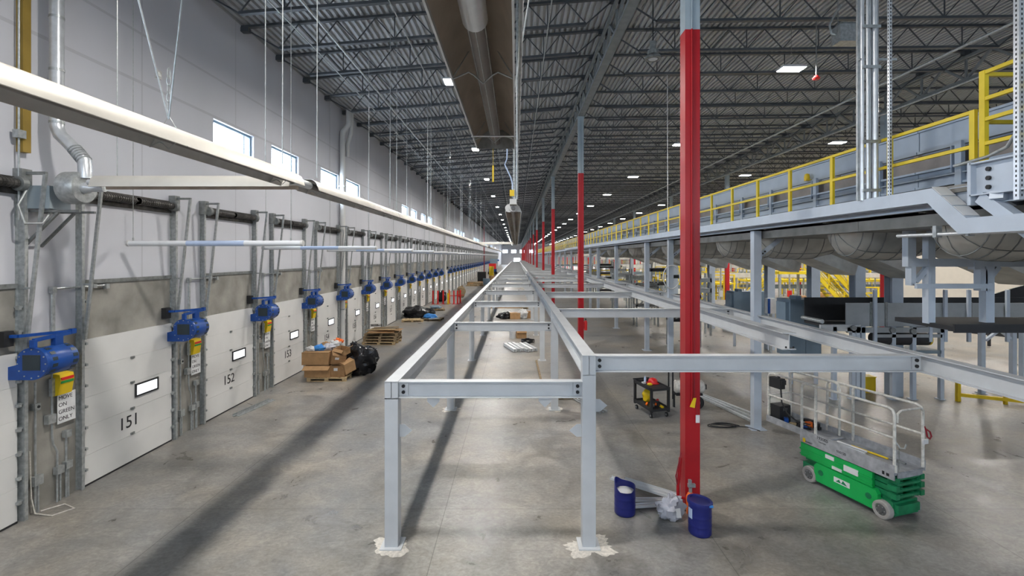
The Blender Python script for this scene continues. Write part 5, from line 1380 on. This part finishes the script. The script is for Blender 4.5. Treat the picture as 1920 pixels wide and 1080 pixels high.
tag(MB().blob((-.85, 35.6, .2), .42, 51, .6, 2.4, 10, (1.3, .8, .6), .003).build('bin_bag', 'bag_black', smooth=True), 'black bag at the left of the second aisle heap', 'bag')
tag(MB().cbox((-1.0, 42.8, .05), (3.0, .25, .1)).build('timber_length', 'cardboard'), 'long brown plank lying across the aisle inside the frame', 'timber'); pallet(1.0, 42.6, 0, .1, 'flat pallet at the end of the long brown plank', 1.3, .8, 'wood', 'aisle pallets')
tag(MB().cbox((1.0, 42.6, .25), (.8, .4, .2)).build('carton', 'paper_white'), 'white carton on the pallet beside the long brown plank', 'box')
tag(MB().bar((.88, 21.0, .04), (.58 + .35, 15.8 + .2, .04), .07, .06).build('timber_length', 'wood_old'), 'thin brown timber lying beside the second right frame post', 'timber')
for k in range(3):
    tag(MB().tube([(1.85 + .10 * k, 15.4, .03), (2.45 + .12 * k, 14.0 + .1 * k, .03)], .025, 8).build('steel_rod', 'galv', smooth=True), 'grey rod lying by the right rail before the cart, %s' % ['leftmost', 'middle', 'rightmost'][k], 'rod', 'rods by the right rail')
pallet(1.85, 15.9, 0, .15, 'dark pallet under the right rail beside the grey rods', 1.1, .8, 'wood_old', 'aisle pallets')
tag(MB().blob((1.5, 15.6, .22), .16, 61, .5, 2, 9, (1.4, 1, .6), .142).build('blue_bag', 'blue', smooth=True), 'small blue bag on the dark pallet under the right rail', 'bag')

# ================================================================ DISTANT MACHINERY BEYOND THE MEZZANINE
def stair(lab, x, y, h=3.4, run=2.8, rz=0):
    r = thing('yellow_stair', lab, 'stairs', (x, y, 0), rz, 'yellow stairs beyond the mezzanine')
    for s in (-.5, .5):
        MB().bar((0, s, 0.1), (run, s, h), .06, .25, up=(0, 0, 1)).build('stringer', 'safety_yellow', r)
        MB().bar((0, s, 1.05), (run, s, h + 1.0), .06, .06).bar((0, s, .6), (run, s, h + .5), .05, .05).build('handrail', 'safety_yellow', r)
        for t in (0, .33, .66, 1): MB().box(run * t - .03, run * t + .03, s - .03, s + .03, h * t, h * t + 1.03).build('baluster', 'safety_yellow', r)
    n = 14
    b = MB()
    for k in range(n): b.box(run * k / n, run * (k + 1) / n + .05, -.48, .48, h * (k + .8) / n, h * (k + .8) / n + .04)
    b.build('tread', 'galv_dark', r)
def platform(lab, x0, x1, y0, y1, z):
    r = thing('yellow_platform', lab, 'platform', ((x0 + x1) / 2, (y0 + y1) / 2, 0), 0, 'yellow platforms beyond the mezzanine'); w, d = (x1 - x0) / 2, (y1 - y0) / 2
    MB().box(-w, w, -d, d, z - .2, z).build('deck', 'safety_yellow', r)
    for s in (-d, d):
        for q in (.55, 1.1): MB().box(-w, w, s - .03, s + .03, z + q - .03, z + q + .03).build('rail', 'safety_yellow', r)
    k = -w
    while k <= w + .01:
        for s in (-d, d): MB().box(k - .035, k + .035, s - .035, s + .035, z, z + 1.1).build('post', 'safety_yellow', r)
        k += 2 * w / max(2, int(w * 2 / 1.6))
    for xx in (-w + .1, w - .1):
        for s in (-d + .1, d - .1): MB().box(xx - .07, xx + .07, s - .07, s + .07, 0, z - .2).build('leg', 'galv', r)
def line_conv(lab, x0, x1, y, z, m='beige_metal', leg=2.5, guard=None):
    r = thing('roller_conveyor', lab, 'conveyor', (0, y, 0), 0, 'distant conveyors'); n = max(2, int((x1 - x0) / leg))
    MB().box(x0, x1, -.5, .5, z - .12, z).build('bed', 'rubber', r); MB().box(x0, x1, -.56, -.5, z - .3, z + .12).build('side_channel', m, r); MB().box(x0, x1, .5, .56, z - .3, z + .12).build('side_channel', m, r)
    for k in range(n + 1):
        x = x0 + (x1 - x0) * k / n; MB().box(x - .05, x + .05, -.5, -.42, 0, z - .3).box(x - .05, x + .05, .42, .5, 0, z - .3).build('leg', 'galv', r)
    if guard:
        b = MB().box(x0, x1, -.6, -.56, z + .9, z + .96).box(x0, x1, -.6, -.56, z + .45, z + .5)
        for k in range(2 * n + 1): x = x0 + (x1 - x0) * k / (2 * n); b.box(x - .03, x + .03, -.6, -.56, z, z + .96)
        b.build('guard_rail', guard, r)
stair('yellow stair flight in front of the far conveyors, behind the grey conveyor', 23.6, 33.5, 3.6, 3.2, PI)
stair('second yellow stair flight just right of the first, facing the same way', 25.6, 34.5, 3.6, 3.2, PI)
stair('yellow stair flight far beyond, left of the tall red column gap', 17.2, 43.5, 3.0, 2.6, PI)
stair('yellow stair flight near the first slate-blue panel', 21.0, 44, 2.6, 2.6)
platform('yellow railed platform at the head of the yellow stairs', 17.8, 20.3, 32.5, 34.5, 3.6)
platform('long yellow railed platform in the middle distance', 24, 40, 50, 52, 2.2)
platform('low yellow platform left of the silver duct column', 16.0, 22.5, 49, 51, 1.9)
platform('yellow platform beyond the red column pair', 12.2, 15.8, 40, 42, 2.6)
platform('far yellow platform seen between the mezzanine posts', 9.5, 14, 58, 59.8, 1.8)
q = 0
for x0, x1, y, z, m, g in ((14, 40, 38, 1.0, 'beige_metal', None), (14, 52, 46, 2.9, 'beige_metal', None), (14, 58, 56, 1.2, 'grey_paint', 'safety_yellow'), (14, 60, 64, 3.4, 'beige_metal', None), (14, 62, 72, 2.2, 'grey_paint', 'safety_yellow'),
                            (14, 62, 80, 4.4, 'beige_metal', None), (12, 62, 92.5, 3.0, 'conv_grey', None), (12, 62, 104, 5.0, 'beige_metal', None), (10, 60, 120, 2.5, 'grey_paint', 'safety_yellow'), (22, 62, 54, 4.3, 'conv_grey', None), (20, 60, 60, 5.2, 'beige_metal', None)):
    line_conv('long distant conveyor line beyond the mezzanine, %s from the viewer' % nth(q).replace('nearest', 'first'), x0, x1, y, z, m, 3.2, g); q += 1
for k, (x, y, h, m) in enumerate(((15.2, 33, 1.2, 'paper_white'), (17, 36, 1.0, 'cardboard'), (20.5, 36, 1.1, 'cardboard'), (22, 35.5, 1.3, 'wood_old'), (24, 40, 1.2, 'cardboard_dark'), (26, 41, 1.4, 'cardboard'), (13.6, 29.5, .7, 'paper_white'), (28, 42, 1.3, 'wood'))):
    tag(MB().cbox((x, y, h / 2), (1.4, 1.1, h), rotz(.1 * k)).cbox((x, y, h + .06), (1.3, 1.0, .12), rotz(.1 * k + .2)).build('stacked_load', m), '%s load standing on the floor beyond the mezzanine, %s from the aisle' % ({'paper_white': 'white wrapped', 'cardboard': 'brown carton', 'cardboard_dark': 'dark brown carton', 'wood_old': 'old timber', 'wood': 'pale timber'}[m], nth(k).replace('nearest', 'first')), 'load')
for k in range(14):
    x, y = 8.6 + (k % 2) * 2.0, 24 + 3.6 * k + .7
    r = thing('equipment_rack', 'grey equipment rack under the mezzanine, %s from the viewer' % nth(k).replace('nearest', 'first'), 'rack', (x, y, 0), 0, 'racks under the mezzanine')
    for sx in (-.7, .7):
        for sy in (-.4, .4): MB().box(sx - .05, sx + .05, sy - .05, sy + .05, 0, 4.1 - .5 * (k % 3)).build('upright', 'galv', r)
    for z in (1.3, 2.5, 3.5 - .4 * (k % 3)): MB().box(-.75, .75, -.45, .45, z, z + .14 + .1 * (k % 2)).build('shelf', ['rubber', 'conv_grey', 'galv_dark'][k % 3], r)
    MB().bar((-.7, -.42, 1.3), (.7, -.42, 2.5), .05, .05).build('brace', 'galv', r)

# further yellow guards, conduits and red lamps crowding the background
random.seed(21)
for k in range(16):
    x, y = 13.5 + random.uniform(0, 22), random.uniform(36, 66)
    r = thing('guard_frame', 'yellow guard frame standing among the distant conveyors beyond the mezzanine', 'guard', (x, y, 0), random.choice((0, PI / 2)), 'distant yellow guard frames')
    w = random.uniform(1.2, 2.6); h = random.uniform(1.2, 3.0)
    for s_ in (-w / 2, 0, w / 2): MB().box(s_ - .06, s_ + .06, -.06, .06, 0, h).build('post', 'safety_yellow', r)
    for z in (.4, .75, 1): MB().box(-w / 2, w / 2, -.05, .05, h * z - .1, h * z).build('rail', 'safety_yellow', r)
for k in range(22):
    x, y = 13 + random.uniform(0, 26), random.uniform(34, 70)
    r = thing('drop_post', 'thin grey drop post standing among the distant conveyors', 'post', (x, y, 0), 0, 'distant grey drop posts')
    MB().tube([(0, 0, 0), (0, 0, 5.2)], .07, 8).build('post', 'galv', r, True); MB().box(-.14, .14, -.1, .1, 1.3, 1.8).build('box', ['pvc', 'grey_paint', 'bright_red'][k % 3], r)
